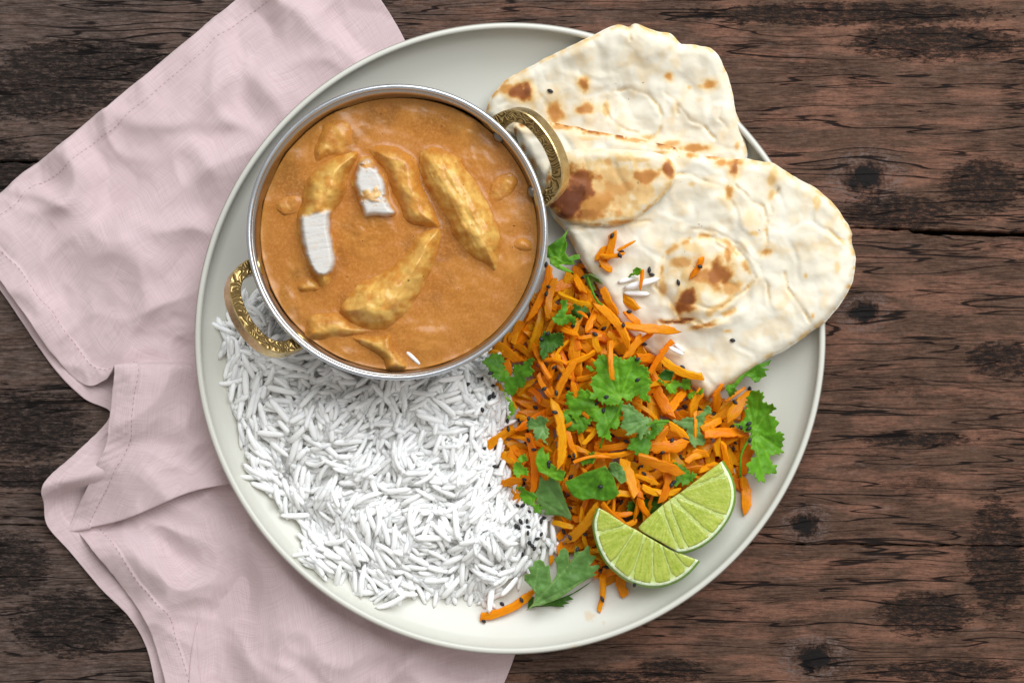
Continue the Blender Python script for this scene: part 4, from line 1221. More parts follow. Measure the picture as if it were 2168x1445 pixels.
def core_top(x, y, d):
    hh, _ = rice_height(x, y)
    z = plate_z(x, y) + np.maximum(hh / 1000 - 0.0020, 0.0006) + 0.0007 * fbm(x / 9, y / 22, 5, 2)
    k = (D - z) / D * S
    rr = np.hypot((x - CX) * k - bc[0], ((CY - y) * k - bc[1]) / BSY)
    room = np.interp(rr - 0.0035, [0.030, 0.035, 0.0395, 0.0440, 0.0490, 0.0532, 0.0560], [FLOORZ, 0.009, 0.012, 0.018, 0.028, 0.040, 0.050])
    return np.minimum(z, np.maximum(room, plate_z(x, y) + 0.0003))
cv, cf, _, _ = slab(core_ol, 9.0, core_top, lambda x, y, d: plate_z(x, y) + 0.0001)
VV.append(cv); FF += [tuple(i + off for i in f) for f in cf]
me = mesh('rice_mound', np.vstack(VV), FF, M_RICE)
o = link('rice_mound', me)
tag(o, 'mound of steamed white long-grain rice below the bowl on the plate', 'rice', None, 'stuff')

# ------------------------------------------------------------------ carrot salad
salad_poly = np.array([(1165,545),(1225,565),(1285,520),(1310,560),(1350,650),(1425,690),(1425,760),(1475,800),(1500,860),(1560,815),(1595,840),(1600,920),(1592,1000),(1585,1070),(1540,1110),(1440,1160),(1330,1235),(1270,1255),(1190,1215),(1200,1165),(1170,1100),(1085,1065),(1055,1030),(1035,945),(1080,900),(1062,830),(1035,750),(1095,690),(1140,600)], float)
def heap(x, y):
    d = dist_poly(x, y, salad_poly) * np.where(inside_poly(x, y, salad_poly), 1, -1)
    return (2.0 + 15.0 * sstep(-5, 130, d) + 2.0 * fbm(x / 90, y / 90, 61, 2) * sstep(0, 60, d)) / 1000, d

def shred_mesh(a, b, width, th, seed, taper=(0.5, 0.35), bow=0.0, arch=0.0, twist=0.0, za=0.0, zb=0.0):
    """grated ribbon between photo points a and b at heights za, zb: flat, crisp ragged edges"""
    r = np.random.default_rng(seed)
    A = np.array(P(a[0], a[1], za)); B = np.array(P(b[0], b[1], zb))
    L = np.linalg.norm(B - A); dirv = (B - A) / L
    side = np.cross((0, 0, 1), dirv); side /= np.linalg.norm(side); up = np.cross(dirv, side)
    roll = r.uniform(-0.45, 0.45)
    side, up = side * math.cos(roll) + up * math.sin(roll), up * math.cos(roll) - side * math.sin(roll)
    n = max(12, int(L / 0.00085)); w = width * S * 0.80 / 2
    V = []; F = []; cols = []; strip = []
    tone = r.uniform(0.80, 1.04); gr = r.uniform(0.80, 1.22)
    ph = r.uniform(0, 9)
    skew = r.uniform(-0.9, 0.9)
    T = np.linspace(0, 1, n)
    def edge_noise(sg, q):
        return 1 + 0.13 * perlin(T * L * 1400 + sg * ph, T * 0 + seed * q, 3) + 0.22 * perlin(T * L * 330 + sg * ph, T * 0 + seed * q * 0.5, 8) + 0.07 * r.uniform(-1, 1, n)
    jl, jr = edge_noise(1, 1.7), edge_noise(-1, 2.3)
    for i in range(n):
        t = T[i]
        f = taper[0] + (1 - taper[0]) * min(1, t / 0.10) ** 0.6
        f *= taper[1] + (1 - taper[1]) * min(1, (1 - t) / 0.20) ** 0.75
        wl = w * f * jl[i]; wr = w * f * jr[i]
        tw = twist * (t - 0.5) * 2
        s2 = side * math.cos(tw) + up * math.sin(tw); u2 = up * math.cos(tw) - side * math.sin(tw)
        c = A + (B - A) * t + side * bow * L * 4 * t * (1 - t) + up * arch * L * 4 * t * (1 - t)
        hh = th * (0.8 + 0.2 * f)
        groove_ = 0.10 * r.uniform(-1, 1)
        for (p, q) in ((-0.9, -0.9), (-1.0, 0.35), (-0.82, 0.88), (-0.3, 1.0 + groove_), (0.3, 1.0 - groove_), (0.82, 0.88), (1.0, 0.35), (0.9, -0.9)):
            end = dirv * (skew * p * w * (1.0 if i in (0, n - 1) else 0.55 if i in (1, n - 2) else 0.0)) * (1 if i > n / 2 else -1)
            V.append(c + s2 * (p * (wl if p < 0 else wr)) + u2 * q * hh + end)
            e = 0.93 + 0.12 * abs(p)
            strip.append((t * L, p * w + q * hh * 0.5, seed * 0.37))
            cols.append((tone * e, tone * e * gr, tone * e))
    m = 8
    for i in range(n - 1):
        for j in range(m):
            F.append((i * m + j, i * m + (j + 1) % m, (i + 1) * m + (j + 1) % m, (i + 1) * m + j))
    F.append(tuple(reversed(range(m)))); F.append(tuple((n - 1) * m + j for j in range(m)))
    me = mesh('carrot_shred', V, F, M_CARROT, cols=cols)
    me.attributes.new('Strip', 'FLOAT_VECTOR', 'POINT').data.foreach_set('vector', np.array(strip).ravel())
    bm = bmesh.new(); bm.from_mesh(me); bmesh.ops.recalc_face_normals(bm, faces=bm.faces)
    for e in bm.edges:
        if len(e.link_faces) == 2 and e.link_faces[0].normal.angle(e.link_faces[1].normal, 0) > 0.65: e.smooth = False
    bm.to_mesh(me); bm.free()
    return me

# (zoom points a, b, width, layer 0..3, taper-end) from the two salad crops
SA = [((545,275),(400,620),55,2),((575,350),(530,600),60,2),((500,540),(420,800),72,1),((600,450),(830,525),45,2),((830,510),(1040,775),64,3),((935,65),(895,235),62,2),((900,160),(830,240),50,1),((720,272),(890,272),45,1),
 ((780,310),(1095,545),74,1),((870,410),(965,580),60,2),((1000,640),(1352,680),72,3),((1310,740),(1170,940),45,3),((1235,845),(1498,965),62,2),((860,210),(1015,192),34,3),((965,178),(1080,115),20,3),((640,680),(720,800),80,1),
 ((740,750),(850,830),70,0),((700,340),(762,445),50,2),((590,655),(720,705),40,2),((440,760),(545,980),38,3),((500,860),(650,885),24,2),((705,865),(580,1095),58,3),((470,950),(560,1095),42,2),((922,740),(936,985),42,5),
 ((1110,720),(1020,845),60,2),((1090,850),(1195,862),68,2),((1180,980),(1300,1210),84,1),((1390,1060),(1290,1190),64,1),((1490,1050),(1430,1200),70,2),((1580,1065),(1575,1175),66,2),((1810,1055),(1650,1245),86,3),((1640,1120),(1765,1032),24,3),
 ((1490,1295),(1610,1235),60,2),((1508,1325),(1782,1322),74,3),((565,1115),(605,1530),72,3),((350,1080),(455,985),40,1),((420,1040),(490,1115),52,1),((195,760),(355,870),80,1),((270,860),(285,965),60,2),((345,620),(310,760),52,1),
 ((330,790),(405,640),60,0),((150,1405),(345,1285),68,2),((600,1290),(682,1252),26,2),((650,1300),(705,1450),45,1),((750,1385),(835,1285),36,1),((1190,1425),(1275,1295),62,1),((1290,1265),(1395,1345),60,1),((1170,1400),(1410,1375),88,1),
 ((540,730),(565,855),52,1),((690,1000),(722,1115),44,2),((570,880),(545,1015),36,1),((1000,700),(960,600),40,1),((1100,745),(1180,690),40,1),((1020,560),(1110,640),54,2),((830,560),(770,690),50,1),((900,690),(980,750),46,1),
 ((820,690),(850,810),50,1),((1620,1010),(1560,1080),30,1),((1000,1000),(1060,930),40,0),((400,860),(560,865),22,2),((860,230),(930,310),54,1),((1180,930),(1240,1010),50,1),((720,560),(780,600),22,3),((1120,300),(1105,425),24,3),((1490,225),(1415,345),40,3)]
SB = [((405,108),(440,475),62,3),((185,440),(365,400),58,2),((275,575),(360,485),60,1),((200,215),(330,290),50,1),((690,290),(930,262),24,3),((1005,270),(1080,495),78,2),((1100,262),(1375,362),80,3),((1285,345),(1235,540),58,2),((820,242),(1045,228),38,2),
 ((1590,150),(1605,260),58,1),((1625,170),(1680,355),42,2),((1800,190),(1745,370),78,2),((1745,380),(1762,615),74,2),((845,560),(635,790),74,2),((870,540),(1020,675),46,2),((560,660),(690,695),44,2),((590,760),(650,690),56,1),((590,840),(780,785),70,1),
 ((110,1255),(450,1085),66,2),((870,1000),(848,1215),38,2),((985,990),(1015,1125),76,2),((870,985),(960,955),80,1),((1100,340),(1210,430),60,1),((1120,440),(1280,480),54,1),((1390,290),(1490,245),50,1),((1200,470),(1350,465),50,1),((560,870),(555,920),40,1),
 ((1590,300),(1470,355),48,1),((950,480),(1065,485),50,1),((310,190),(360,250),44,1),((650,100),(700,260),48,1),((1440,215),(1530,240),56,1),((780,900),(850,960),56,1),((690,640),(820,640),52,1),((1510,60),(1570,110),60,2),((720,60),(760,200),46,0)]
prominent = [(ZA([a])[0], ZA([b])[0], w / 2.949, l) for a, b, w, l in SA] + [(ZB([a])[0], ZB([b])[0], w / 2.949, l) for a, b, w, l in SB]
LAND = [('the curry bowl rim', 1120, 640), ('the folded naan edge', 1400, 690), ('the scorched naan swirl', 1470, 570), ('the big bright coriander leaf', 1312, 825), ('the forked pale coriander leaf', 1345, 905), ('the lower lime wedge', 1350, 1180),
        ('the upper lime wedge', 1480, 1070), ('the frilly coriander by the plate rim', 1620, 930), ('the white rice', 1045, 980), ('the lone coriander leaf on the bare plate', 1185, 1225), ('the pointed coriander leaf above the limes', 1255, 1030), ('the toothed coriander leaf pair', 1160, 1050),
        ('the coriander sprig touching the bowl', 1185, 530), ('the dark coriander under the bowl', 1090, 800)]
used_labels = {}
def where(x, y):
    best = sorted(LAND, key=lambda l: (l[1] - x) ** 2 + (l[2] - y) ** 2)[0]
    dx, dy = x - best[1], y - best[2]
    if math.hypot(dx, dy) < 28: rel = 'right at'
    elif abs(dy) > abs(dx) * 0.9: rel = 'just below' if dy > 0 else 'just above'
    else: rel = 'beside'
    return rel + ' ' + best[0]
def carrot_label(a, b, w, layer):
    L = math.hypot(a[0] - b[0], a[1] - b[1])
    size = 'long' if L > 85 else ('short' if L < 45 else 'medium')
    wid = 'broad' if w > 23 else ('thin' if w < 13 else 'slender')
    an = math.degrees(math.atan2(-(b[1] - a[1]), b[0] - a[0])) % 180
    lie = 'lying crosswise' if an < 25 or an > 155 else ('standing upright' if 65 < an < 115 else ('slanting upward' if an <= 65 else 'slanting downward'))
    return f'{size} {wid} carrot shred {lie} {where((a[0] + b[0]) / 2, (a[1] + b[1]) / 2)}'
def add_carrot(a, b, w, za, zb, seed, label, group, **kw):
    me = shred_mesh(a, b, w, kw.pop('th', 0.00070), seed, za=za, zb=zb, **kw)
    o = place('carrot_shred', me)
    tag(o, label, 'carrot', group)
    return o
special = {0: 'long carrot shred pressed alongside the bowl rim', 10: 'long broad carrot shred pointing at the naan swirl'}
def nz(x, y, base, t): # height of naan top if the point is on it
    return base(np.array([x]), np.array([y]))[0] / 1000 + t
fo = np.array(front_ol)
seen_l = {}
items = []
for k, (a, b, w, l) in enumerate(prominent):
    r = random.Random(k * 13 + 5)
    zz = []
    for p in (a, b):
        hz, _ = heap(np.array([p[0]]), np.array([p[1]]))
        z = FLOORZ + hz[0] + (l - 1.2) * 0.0024
        if inside_poly(np.array([p[0]]), np.array([p[1]]), fo)[0] and l >= 1:
            z = max(z, nz(p[0], p[1], front_base, 0.0074) + 0.0011 * (l - 1))
        z = max(z, plate_z(np.array([p[0]]), np.array([p[1]]))[0] + 0.0012)
        zz.append(z + r.uniform(-0.0006, 0.0012))
    # do not run into the bowl wall
    for q, p in enumerate((a, b)):
        wx, wy, _ = P(p[0], p[1], zz[q])
    items.append((a, b, w, l, zz, r))
for k, (a, b, w, l, zz, r) in enumerate(items):
    lab = carrot_label(a, b, w, l)
    n = seen_l.get(lab, 0); seen_l[lab] = n + 1
    add_carrot(a, b, w, zz[0], zz[1], k + 1, lab, 'carrot shreds on top of the salad', taper=(r.uniform(0.55, 0.95), r.choice((r.uniform(0.08, 0.3), r.uniform(0.5, 0.9)))), bow=r.uniform(-0.09, 0.09), arch=r.uniform(-0.02, 0.07), twist=r.uniform(-0.5, 0.5), th=r.uniform(0.0006, 0.0010))
# the heap underneath
for k in range(95):
    r = random.Random(9000 + k)
    for _ in range(60):
        x = r.uniform(1040, 1600); y = r.uniform(520, 1250)
        hz, d = heap(np.array([x]), np.array([y]))
        if d[0] > 12: break
    L = r.uniform(45, 125); an = r.uniform(0, math.pi)
    a = (x - L / 2 * math.cos(an), y - L / 2 * math.sin(an)); b = (x + L / 2 * math.cos(an), y + L / 2 * math.sin(an))
    ha, da = heap(np.array([a[0], b[0]]), np.array([a[1], b[1]]))
    if da.min() < -4: continue
    zz = FLOORZ + np.maximum(ha, 0.002) + r.uniform(-0.003, 0.0008)
    on = inside_poly(np.array([a[0], b[0]]), np.array([a[1], b[1]]), fo)
    if on.any(): continue
    w3 = [P(*a, zz[0]), P(*b, zz[1])]
    if any(math.hypot(q[0] - bc[0], q[1] - bc[1]) < float(bowl_r(q[2])) + 0.003 for q in w3): continue
    w = r.uniform(8, 17)
    add_carrot(a, b, w, zz[0], zz[1], 900 + k, carrot_label(a, b, w, 2), 'carrot shreds on top of the salad', taper=(r.uniform(0.3, 0.9), r.uniform(0.08, 0.6)), bow=r.uniform(-0.16, 0.16), arch=r.uniform(-0.02, 0.12), twist=r.uniform(-0.9, 0.9), th=r.uniform(0.0005, 0.0008))
cnt = 0; tries = 0; deep = []
while cnt < 430 and tries < 12000:
    tries += 1
    x = random.uniform(1030, 1605); y = random.uniform(510, 1260)
    hz, d = heap(np.array([x]), np.array([y]))
    if d[0] < 2: continue
    z = FLOORZ + 0.0015 + (hz[0] - 0.0030) * random.uniform(0.03, 0.95) ** 1.25
    if cnt >= 95: z = FLOORZ + 0.0015 + max(0.0, hz[0] - 0.006) * random.uniform(0.0, 0.75)
    L = random.uniform(50, 120) if cnt < 95 else random.uniform(40, 90); an = random.uniform(0, math.pi)
    a = (x - L / 2 * math.cos(an), y - L / 2 * math.sin(an)); b = (x + L / 2 * math.cos(an), y + L / 2 * math.sin(an))
    pa = np.array([a[0], b[0]]); pb = np.array([a[1], b[1]])
    _, de = heap(pa, pb)
    if de.min() < -6: continue
    if inside_poly(pa, pb, fo).any(): 
        z = min(z, FLOORZ + 0.004)
    ok = True
    for p in (a, b):
        w3 = P(p[0], p[1], z)
        if math.hypot(w3[0] - bc[0], w3[1] - bc[1]) < float(bowl_r(z)) + 0.003: ok = False
    if not ok: continue
    if cnt >= 95:
        deep.append(shred_mesh(a, b, random.uniform(17, 32), 0.0007, 500 + cnt, za=z + random.uniform(-0.002, 0.002), zb=z + random.uniform(-0.002, 0.002), bow=random.uniform(-0.08, 0.08), twist=random.uniform(-0.6, 0.6)))
        cnt += 1
        continue
    add_carrot(a, b, random.uniform(17, 32), z + random.uniform(-0.002, 0.002), z + random.uniform(-0.002, 0.002), 500 + cnt, 'carrot shred half buried under others ' + where(x, y), 'carrot shreds buried in the salad',
               taper=(random.uniform(0.4, 0.8), random.uniform(0.3, 0.7)), bow=random.uniform(-0.08, 0.08), arch=random.uniform(-0.03, 0.05), twist=random.uniform(-0.6, 0.6))
    cnt += 1

bm = bmesh.new()
for me in deep: bm.from_mesh(me)
me = bpy.data.meshes.new('carrot_heap'); bm.to_mesh(me); bm.free(); me.materials.append(M_CARROT)
for q in deep: bpy.data.meshes.remove(q)
tag(link('carrot_heap', me), 'tangle of grated carrot filling the inside of the salad heap', 'carrot', None, 'stuff')

# ------------------------------------------------------------------ coriander leaves
def cast(px, py, skip=()):
    """first surface under a photo point, seen from above along the viewing ray"""
    tgt = Vector(P(px, py, 0)); org = Vector((0, 0, D)); d = (tgt - org).normalized()
    hit, loc, nor, idx, ob, _ = scene.ray_cast(dg, org, d)
    return (loc, nor, ob) if hit else (tgt, Vector((0, 0, 1)), None)
bpy.context.view_layer.update()
dg = bpy.context.evaluated_depsgraph_get()

def teeth(ol, size, depth, seed):
    """scalloped coriander margin"""
    p = linear_closed(ol, 1.6)
    d = np.concatenate([[0], np.cumsum(np.hypot(*np.diff(p, axis=0).T))])
    nrm = np.roll(p, -2, 0) - np.roll(p, 2, 0); nrm = np.column_stack([nrm[:, 1], -nrm[:, 0]]); nrm /= np.linalg.norm(nrm, axis=1)[:, None] + 1e-9
    area2 = np.sum(p[:, 0] * np.roll(p[:, 1], -1) - np.roll(p[:, 0], -1) * p[:, 1])
    if area2 < 0: nrm = -nrm
    ph = d / size + 0.8 * perlin(d / 40, d * 0 + seed, seed)
    saw = 1.5 * (1 - np.abs(2 * (ph % 1.0) - 1)) - 0.75
    ph2 = d / (size * 4.3) + 0.5 * perlin(d / 90, d * 0 + seed * 1.3, seed + 1) + seed * 0.37
    lobe = np.abs(np.sin(ph2 * math.pi)) ** 0.42 - 0.80
    return p + nrm * (depth * saw + 4.0 * depth * lobe)[:, None]

def leaf(outline, tone, base_pt, label, z=None, lift=0.0010, curl=0.0015, size=9.0, depth=3.0, seed=1, veins=5, tooth=True, name='coriander_leaf', stem=None, fold=None):
    ol = np.array(outline, float)
    if tooth: ol = teeth(ol, size, depth, seed)
    cx, cy = ol.mean(0)
    pts = np.vstack([ol[:: max(1, len(ol) // 26)] * 0.8 + np.array([cx, cy]) * 0.2, [[cx, cy]]])
    if z is None:
        hs = []
        for q in pts:
            loc, nor, ob = cast(q[0], q[1]); hs.append(loc.z)
        hs = np.array(hs)
        A = np.column_stack([np.ones(len(pts)), pts[:, 0] - cx, pts[:, 1] - cy])
        w, *_ = np.linalg.lstsq(A, hs, rcond=None)
        w[1:] *= 0.55
        res = hs - A @ w
        w[0] += np.quantile(res, 0.92)
    else:
        w = np.array([z, 0, 0])
    bx, by = base_pt
    span = np.hypot(ol[:, 0] - bx, ol[:, 1] - by).max()
    # vein targets: spread over the far margin
    ang = np.arctan2(ol[:, 1] - by, ol[:, 0] - bx); far = np.hypot(ol[:, 0] - bx, ol[:, 1] - by)
    order = np.argsort(-far); tips = []
    for i in order:
        if all(abs((ang[i] - ang[j] + math.pi) % (2 * math.pi) - math.pi) > 0.32 for j in tips): tips.append(i)
        if len(tips) >= veins: break
    def vein_d(x, y):
        d = np.full(x.shape, 1e9)
        for i in tips:
            d = np.minimum(d, dist_poly(x, y, np.array([[bx, by], ol[i] * 0.92 + np.array([bx, by]) * 0.08]), closed=False))
        return d
    ax, ay = (np.array([cx, cy]) - np.array([bx, by])); al = math.hypot(ax, ay) + 1e-6; ax /= al; ay /= al
    def top(x, y, d):
        u = ((x - cx) * ax + (y - cy) * ay) / span; v = (-(x - cx) * ay + (y - cy) * ax) / span
        vd = vein_d(x, y)
        h = w[0] + w[1] * (x - cx) + w[2] * (y - cy) + lift
        h = h + curl * (1.4 * v * v * 2 + 0.8 * u * u * 2 * (1 if seed % 2 else -1)) + 0.0011 * fbm(x / 34, y / 34, seed + 70, 3) + 0.0005 * np.clip(vd / 6, 0, 1)
        if fold is not None: h = h + fold * np.abs(v) * 2
        return h
    V, F, (tx, ty, td), m = slab(ol, 3.4, top, lambda x, y, d: top(x, y, d) - 0.00022)
    vd = vein_d(tx, ty)
    vf = np.exp(-(vd / 1.7) ** 2) * np.clip(1.25 - np.hypot(tx - bx, ty - by) / span, 0.2, 1)
    edge = np.exp(-(td / 2.2) ** 2) * 0.35
    sh = 1.0 + 0.20 * fbm(tx / 28, ty / 28, seed + 5, 3)
    colr = np.ones((m, 3)) * sh[:, None]
    colr = colr * (1 + vf[:, None] * np.array([0.75, 0.40, 0.9])) * (1 + edge[:, None] * np.array([0.9, 0.35, 0.2]))
    colr = np.vstack([colr, colr * np.array([1.15, 1.08, 1.6])])
    me = mesh('blade', V, F, M_LEAF[tone], cols=colr)
    root = empty(name, P(bx, by, w[0]))
    tag(root, label, 'coriander leaf', 'coriander leaves in the salad')
    bl = link('blade', me, root); bl.location = -root.location
    if stem is not None:
        pz = top(np.array([bx]), np.array([by]), np.array([0.0]))[0]
        path = [(bx, by, pz)] + [(sx, sy, sz) for sx, sy, sz in stem]
        st = link('stem', tube(path, 0.00055, M_LEAF['bright']), root); st.location = -root.location
    return root

def tube(path, r, mat, n=8):
    pts = [np.array(P(*p)) for p in path]
    E = [2 * pts[0] - pts[1]] + pts + [2 * pts[-1] - pts[-2]]
    line = []
    for j in range(len(pts) - 1):
        for k in range(6):
            t = k / 6; p0, p1, p2, p3 = E[j], E[j + 1], E[j + 2], E[j + 3]
            line.append(0.5 * ((2 * p1) + (-p0 + p2) * t + (2 * p0 - 5 * p1 + 4 * p2 - p3) * t * t + (-p0 + 3 * p1 - 3 * p2 + p3) * t ** 3))
    line.append(pts[-1]); line = np.array(line)
    tan = np.gradient(line, axis=0)
    V = []; F = []
    for i, p in enumerate(line):
        d = tan[i] / (np.linalg.norm(tan[i]) + 1e-12); s = np.cross((0, 0, 1), d); s /= np.linalg.norm(s) + 1e-9; u = np.cross(d, s)
        rr = r * (1 - 0.35 * i / len(line))
        for k in range(n):
            a = 2 * math.pi * k / n
            V.append(p + s * rr * math.cos(a) + u * rr * math.sin(a))
    for i in range(len(line) - 1):
        for k in range(n): F.append((i * n + k, i * n + (k + 1) % n, (i + 1) * n + (k + 1) % n, (i + 1) * n + k))
    F.append(tuple(reversed(range(n)))); F.append(tuple((len(line) - 1) * n + k for k in range(n)))
    return fix_normals(mesh('stem', V, F, mat, cols=np.ones((len(V), 3))))

LV = []
def addleaf(zf, pts, tone, base, label, **kw):
    LV.append((zf(pts), tone, zf([base])[0], label, kw))
# under the top shreds first
addleaf(ZA, [(170,810),(230,830),(270,870),(260,920),(300,960),(330,890),(440,850),(440,930),(390,1000),(360,1040),(310,1080),(270,1060),(240,1010),(200,970),(150,920),(130,870)], 'mid', (300,960), 'dark green coriander leaf between the bowl rim and the rice', z=0.0190, curl=0.003)
addleaf(ZA, [(230,1045),(270,1070),(300,1120),(330,1140),(310,1210),(285,1230),(290,1150),(270,1090)], 'bright', (270,1080), 'thin coriander sprig at the edge of the rice below the dark leaf', z=0.0180, size=6, depth=2.5)
addleaf(ZA, [(600,490),(640,490),(660,560),(700,600),(700,640),(650,640),(610,640),(560,620),(545,600),(600,570),(610,540)], 'mid', (640,600), 'folded coriander leaf half buried among shreds beside the bowl', z=0.0250, size=10)
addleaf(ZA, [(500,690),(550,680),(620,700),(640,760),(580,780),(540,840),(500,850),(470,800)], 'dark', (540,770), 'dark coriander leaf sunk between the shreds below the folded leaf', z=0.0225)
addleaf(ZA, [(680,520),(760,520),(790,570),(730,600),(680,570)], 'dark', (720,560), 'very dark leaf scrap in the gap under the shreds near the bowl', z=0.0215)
addleaf(ZA, [(400,1230),(470,1205),(530,1235),(530,1385),(490,1350),(470,1380),(450,1330),(410,1290)], 'dusty', (500,1290), 'small pale coriander leaf beside the tall upright shred', z=0.0265, size=8)
addleaf(ZA, [(620,1200),(700,1190),(800,1220),(790,1280),(720,1320),(640,1290)], 'mid', (720,1210), 'coriander leaf tip poking out under the broad glossy leaf', z=0.0240)
addleaf(ZC, [(1030,185),(1120,210),(1085,300),(1000,290),(960,250)], 'dark', (1050,250), 'olive coriander scrap tucked under the naan edge', z=0.0250, tooth=False)
addleaf(ZC, [(500,1080),(560,1070),(640,1130),(665,1250),(610,1285),(560,1230),(480,1160)], 'dusty', (560,1180), 'pale blunt leaf behind the pointed coriander leaf', z=0.0255, tooth=False)
addleaf(ZC, [(240,1010),(280,1020),(310,980),(350,990),(355,1060),(300,1110),(230,1080)], 'mid', (300,1070), 'tiny lobed coriander leaf above the pointed leaf', z=0.0265, size=11, depth=4)
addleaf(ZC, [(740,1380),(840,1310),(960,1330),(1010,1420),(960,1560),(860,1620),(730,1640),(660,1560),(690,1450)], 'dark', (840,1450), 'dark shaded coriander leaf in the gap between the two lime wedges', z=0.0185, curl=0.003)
addleaf(ZC, [(1070,1180),(1130,1060),(1200,1130),(1300,1150),(1330,1200),(1260,1260),(1200,1310),(1110,1290)], 'mid', (1150,1200), 'feathery coriander leaf tucked behind the upper lime wedge', z=0.0235, size=10, depth=4)
addleaf(ZC, [(1830,440),(1900,395),(1970,420),(1990,470),(2010,485),(2030,530),(2080,550),(2070,620),(2090,680),(2100,740),(2155,790),(2150,870),(2130,930),(2155,980),(2100,1020),(2060,1060),(2095,1120),(2070,1170),(2010,1200),(1970,1250),(1920,1240),(1850,1210),(1830,1100),(1870,980),(1850,850),(1780,760),(1700,720),(1760,640),(1820,560)], 'bright', (1880,780), 'large frilly coriander leaf hanging over towards the plate rim', z=0.0190, curl=0.005, veins=7, size=12, depth=4.5)
addleaf(ZC, [(1690,320),(1750,250),(1830,200),(1900,150),(1950,130),(2050,95),(2020,150),(1960,170),(2035,190),(1980,205),(2005,250),(1950,270),(1930,305),(1890,315),(1850,270),(1800,250),(1750,310),(1700,370),(1620,400),(1610,340)], 'mid', (1700,320), 'coriander sprig sticking out from beneath the naan point', z=0.0170, tooth=False, curl=0.002)
addleaf(ZC, [(1620,350),(1690,330),(1720,380),(1660,440),(1610,420)], 'mid', (1660,380), 'small curled leaf under the looped carrot strip', z=0.0205)
addleaf(ZD, [(310,450),(350,435),(400,455),(450,500),(455,550),(480,580),(505,630),(440,610),(400,565),(350,525)], 'mid', (420,520), 'lower leaf of the toothed pair beside the rice', z=0.0240, size=9)
addleaf(ZD, [(460,185),(500,150),(520,205),(545,190),(550,260),(600,300),(665,330),(645,395),(600,395),(560,375),(520,350),(470,330),(450,260)], 'bright', (540,340), 'lobed bright leaf above the toothed coriander pair', z=0.0250, tooth=False)
addleaf(ZD, [(285,280),(330,262),(380,290),(395,350),(335,378),(298,340)], 'bright', (370,330), 'small bright coriander lobe beside the upright carrot strip', z=0.0245, size=8)
addleaf(ZD, [(325,215),(365,205),(390,245),(375,275),(335,255)], 'bright', (370,260), 'smallest coriander lobe touching the upright carrot strip', z=0.0240, size=8)
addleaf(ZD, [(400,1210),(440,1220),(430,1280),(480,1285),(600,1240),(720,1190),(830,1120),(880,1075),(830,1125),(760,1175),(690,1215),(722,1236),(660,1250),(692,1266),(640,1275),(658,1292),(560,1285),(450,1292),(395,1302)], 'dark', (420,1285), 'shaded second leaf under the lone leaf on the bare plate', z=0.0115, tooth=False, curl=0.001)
# on top
addleaf(ZC, [(85,400),(140,410),(150,440),(200,450),(215,360),(300,380),(330,470),(360,500),(440,560),(480,540),(560,520),(620,600),(600,700),(560,760),(500,770),(510,870),(440,860),(400,830),(380,760),(350,690),(330,650),(250,600),(200,640),(190,690),(130,640),(70,630),(65,590),(110,570),(70,520),(100,490),(75,440)], 'bright', (440,560), 'broad glossy coriander leaf with three lobes under the big bright leaf', lift=0.0012, size=9, depth=2.2, curl=0.003)
addleaf(ZC, [(380,65),(440,55),(500,80),(560,65),(620,100),(660,70),(740,75),(800,100),(830,160),(860,190),(895,240),(870,270),(895,310),(880,340),(900,400),(880,430),(890,490),(840,480),(800,470),(720,450),(700,480),(640,490),(600,520),(540,520),(480,540),(430,560),(450,500),(370,490),(330,470),(310,400),(340,370),(320,330),(345,300),(320,260),(350,230),(300,190),(290,155),(345,170),(340,130),(380,110)], 'bright', (600,470), 'biggest bright green coriander leaf in the middle of the carrots', lift=0.0048, size=9, depth=3.4, veins=7, curl=0.002)
addleaf(ZC, [(920,700),(940,650),(1060,690),(1030,750),(960,800),(920,860),(880,950),(855,1030),(800,1040),(790,1000),(730,1010),(720,970),(670,940),(710,890),(690,850),(770,800),(850,780)], 'mid', (1040,690), 'green lower lobe of the forked pale coriander leaf', lift=0.0015, size=9, depth=2.4)
addleaf(ZC, [(610,530),(650,510),(690,515),(740,570),(790,600),(830,610),(880,650),(920,700),(915,740),(880,760),(890,800),(850,790),(855,835),(820,820),(800,865),(770,810),(720,800),(650,820),(650,770),(610,740),(620,680),(615,620),(645,600),(605,560)], 'dusty', (900,660), 'dull grey-green folded leaf below the biggest bright leaf', lift=0.0030, size=9, depth=2.2)
addleaf(ZC, [(1060,680),(1110,672),(1200,660),(1350,630),(1400,600),(1420,520),(1460,540),(1472,610),(1410,645),(1390,720),(1370,790),(1400,830),(1410,900),(1370,930),(1330,890),(1320,940),(1285,930),(1270,880),(1240,800),(1180,730),(1110,695)], 'dusty', (1100,684), 'narrow-stalked pale coriander leaf stretched toward the naan point', lift=0.0020, size=9, depth=2.0)
addleaf(ZC, [(960,290),(1010,300),(1060,330),(1110,300),(1200,285),(1270,285),(1290,320),(1260,370),(1200,380),(1140,365),(1130,410),(1080,410),(1050,390),(1020,340)], 'bright', (1060,320), 'small curly shiny leaf lying at the naan point edge', lift=0.0012, size=9, depth=3)
addleaf(ZC, [(1240,440),(1300,400),(1400,370),(1380,420),(1310,440),(1270,470)], 'bright', (1250,450), 'thin curled leaf strip under the naan point', lift=0.0006, size=7, depth=2)
addleaf(ZC, [(70,1262),(150,1230),(270,1170),(370,1140),(460,1108),(500,1170),(540,1220),(560,1290),(592,1370),(540,1425),(440,1445),(330,1420),(240,1440),(150,1400),(110,1340)], 'mid', (460,1115), 'pointed coriander leaf above the lime wedges with a seed on it', lift=0.0022, tooth=False, curl=0.004, fold=-0.0022)
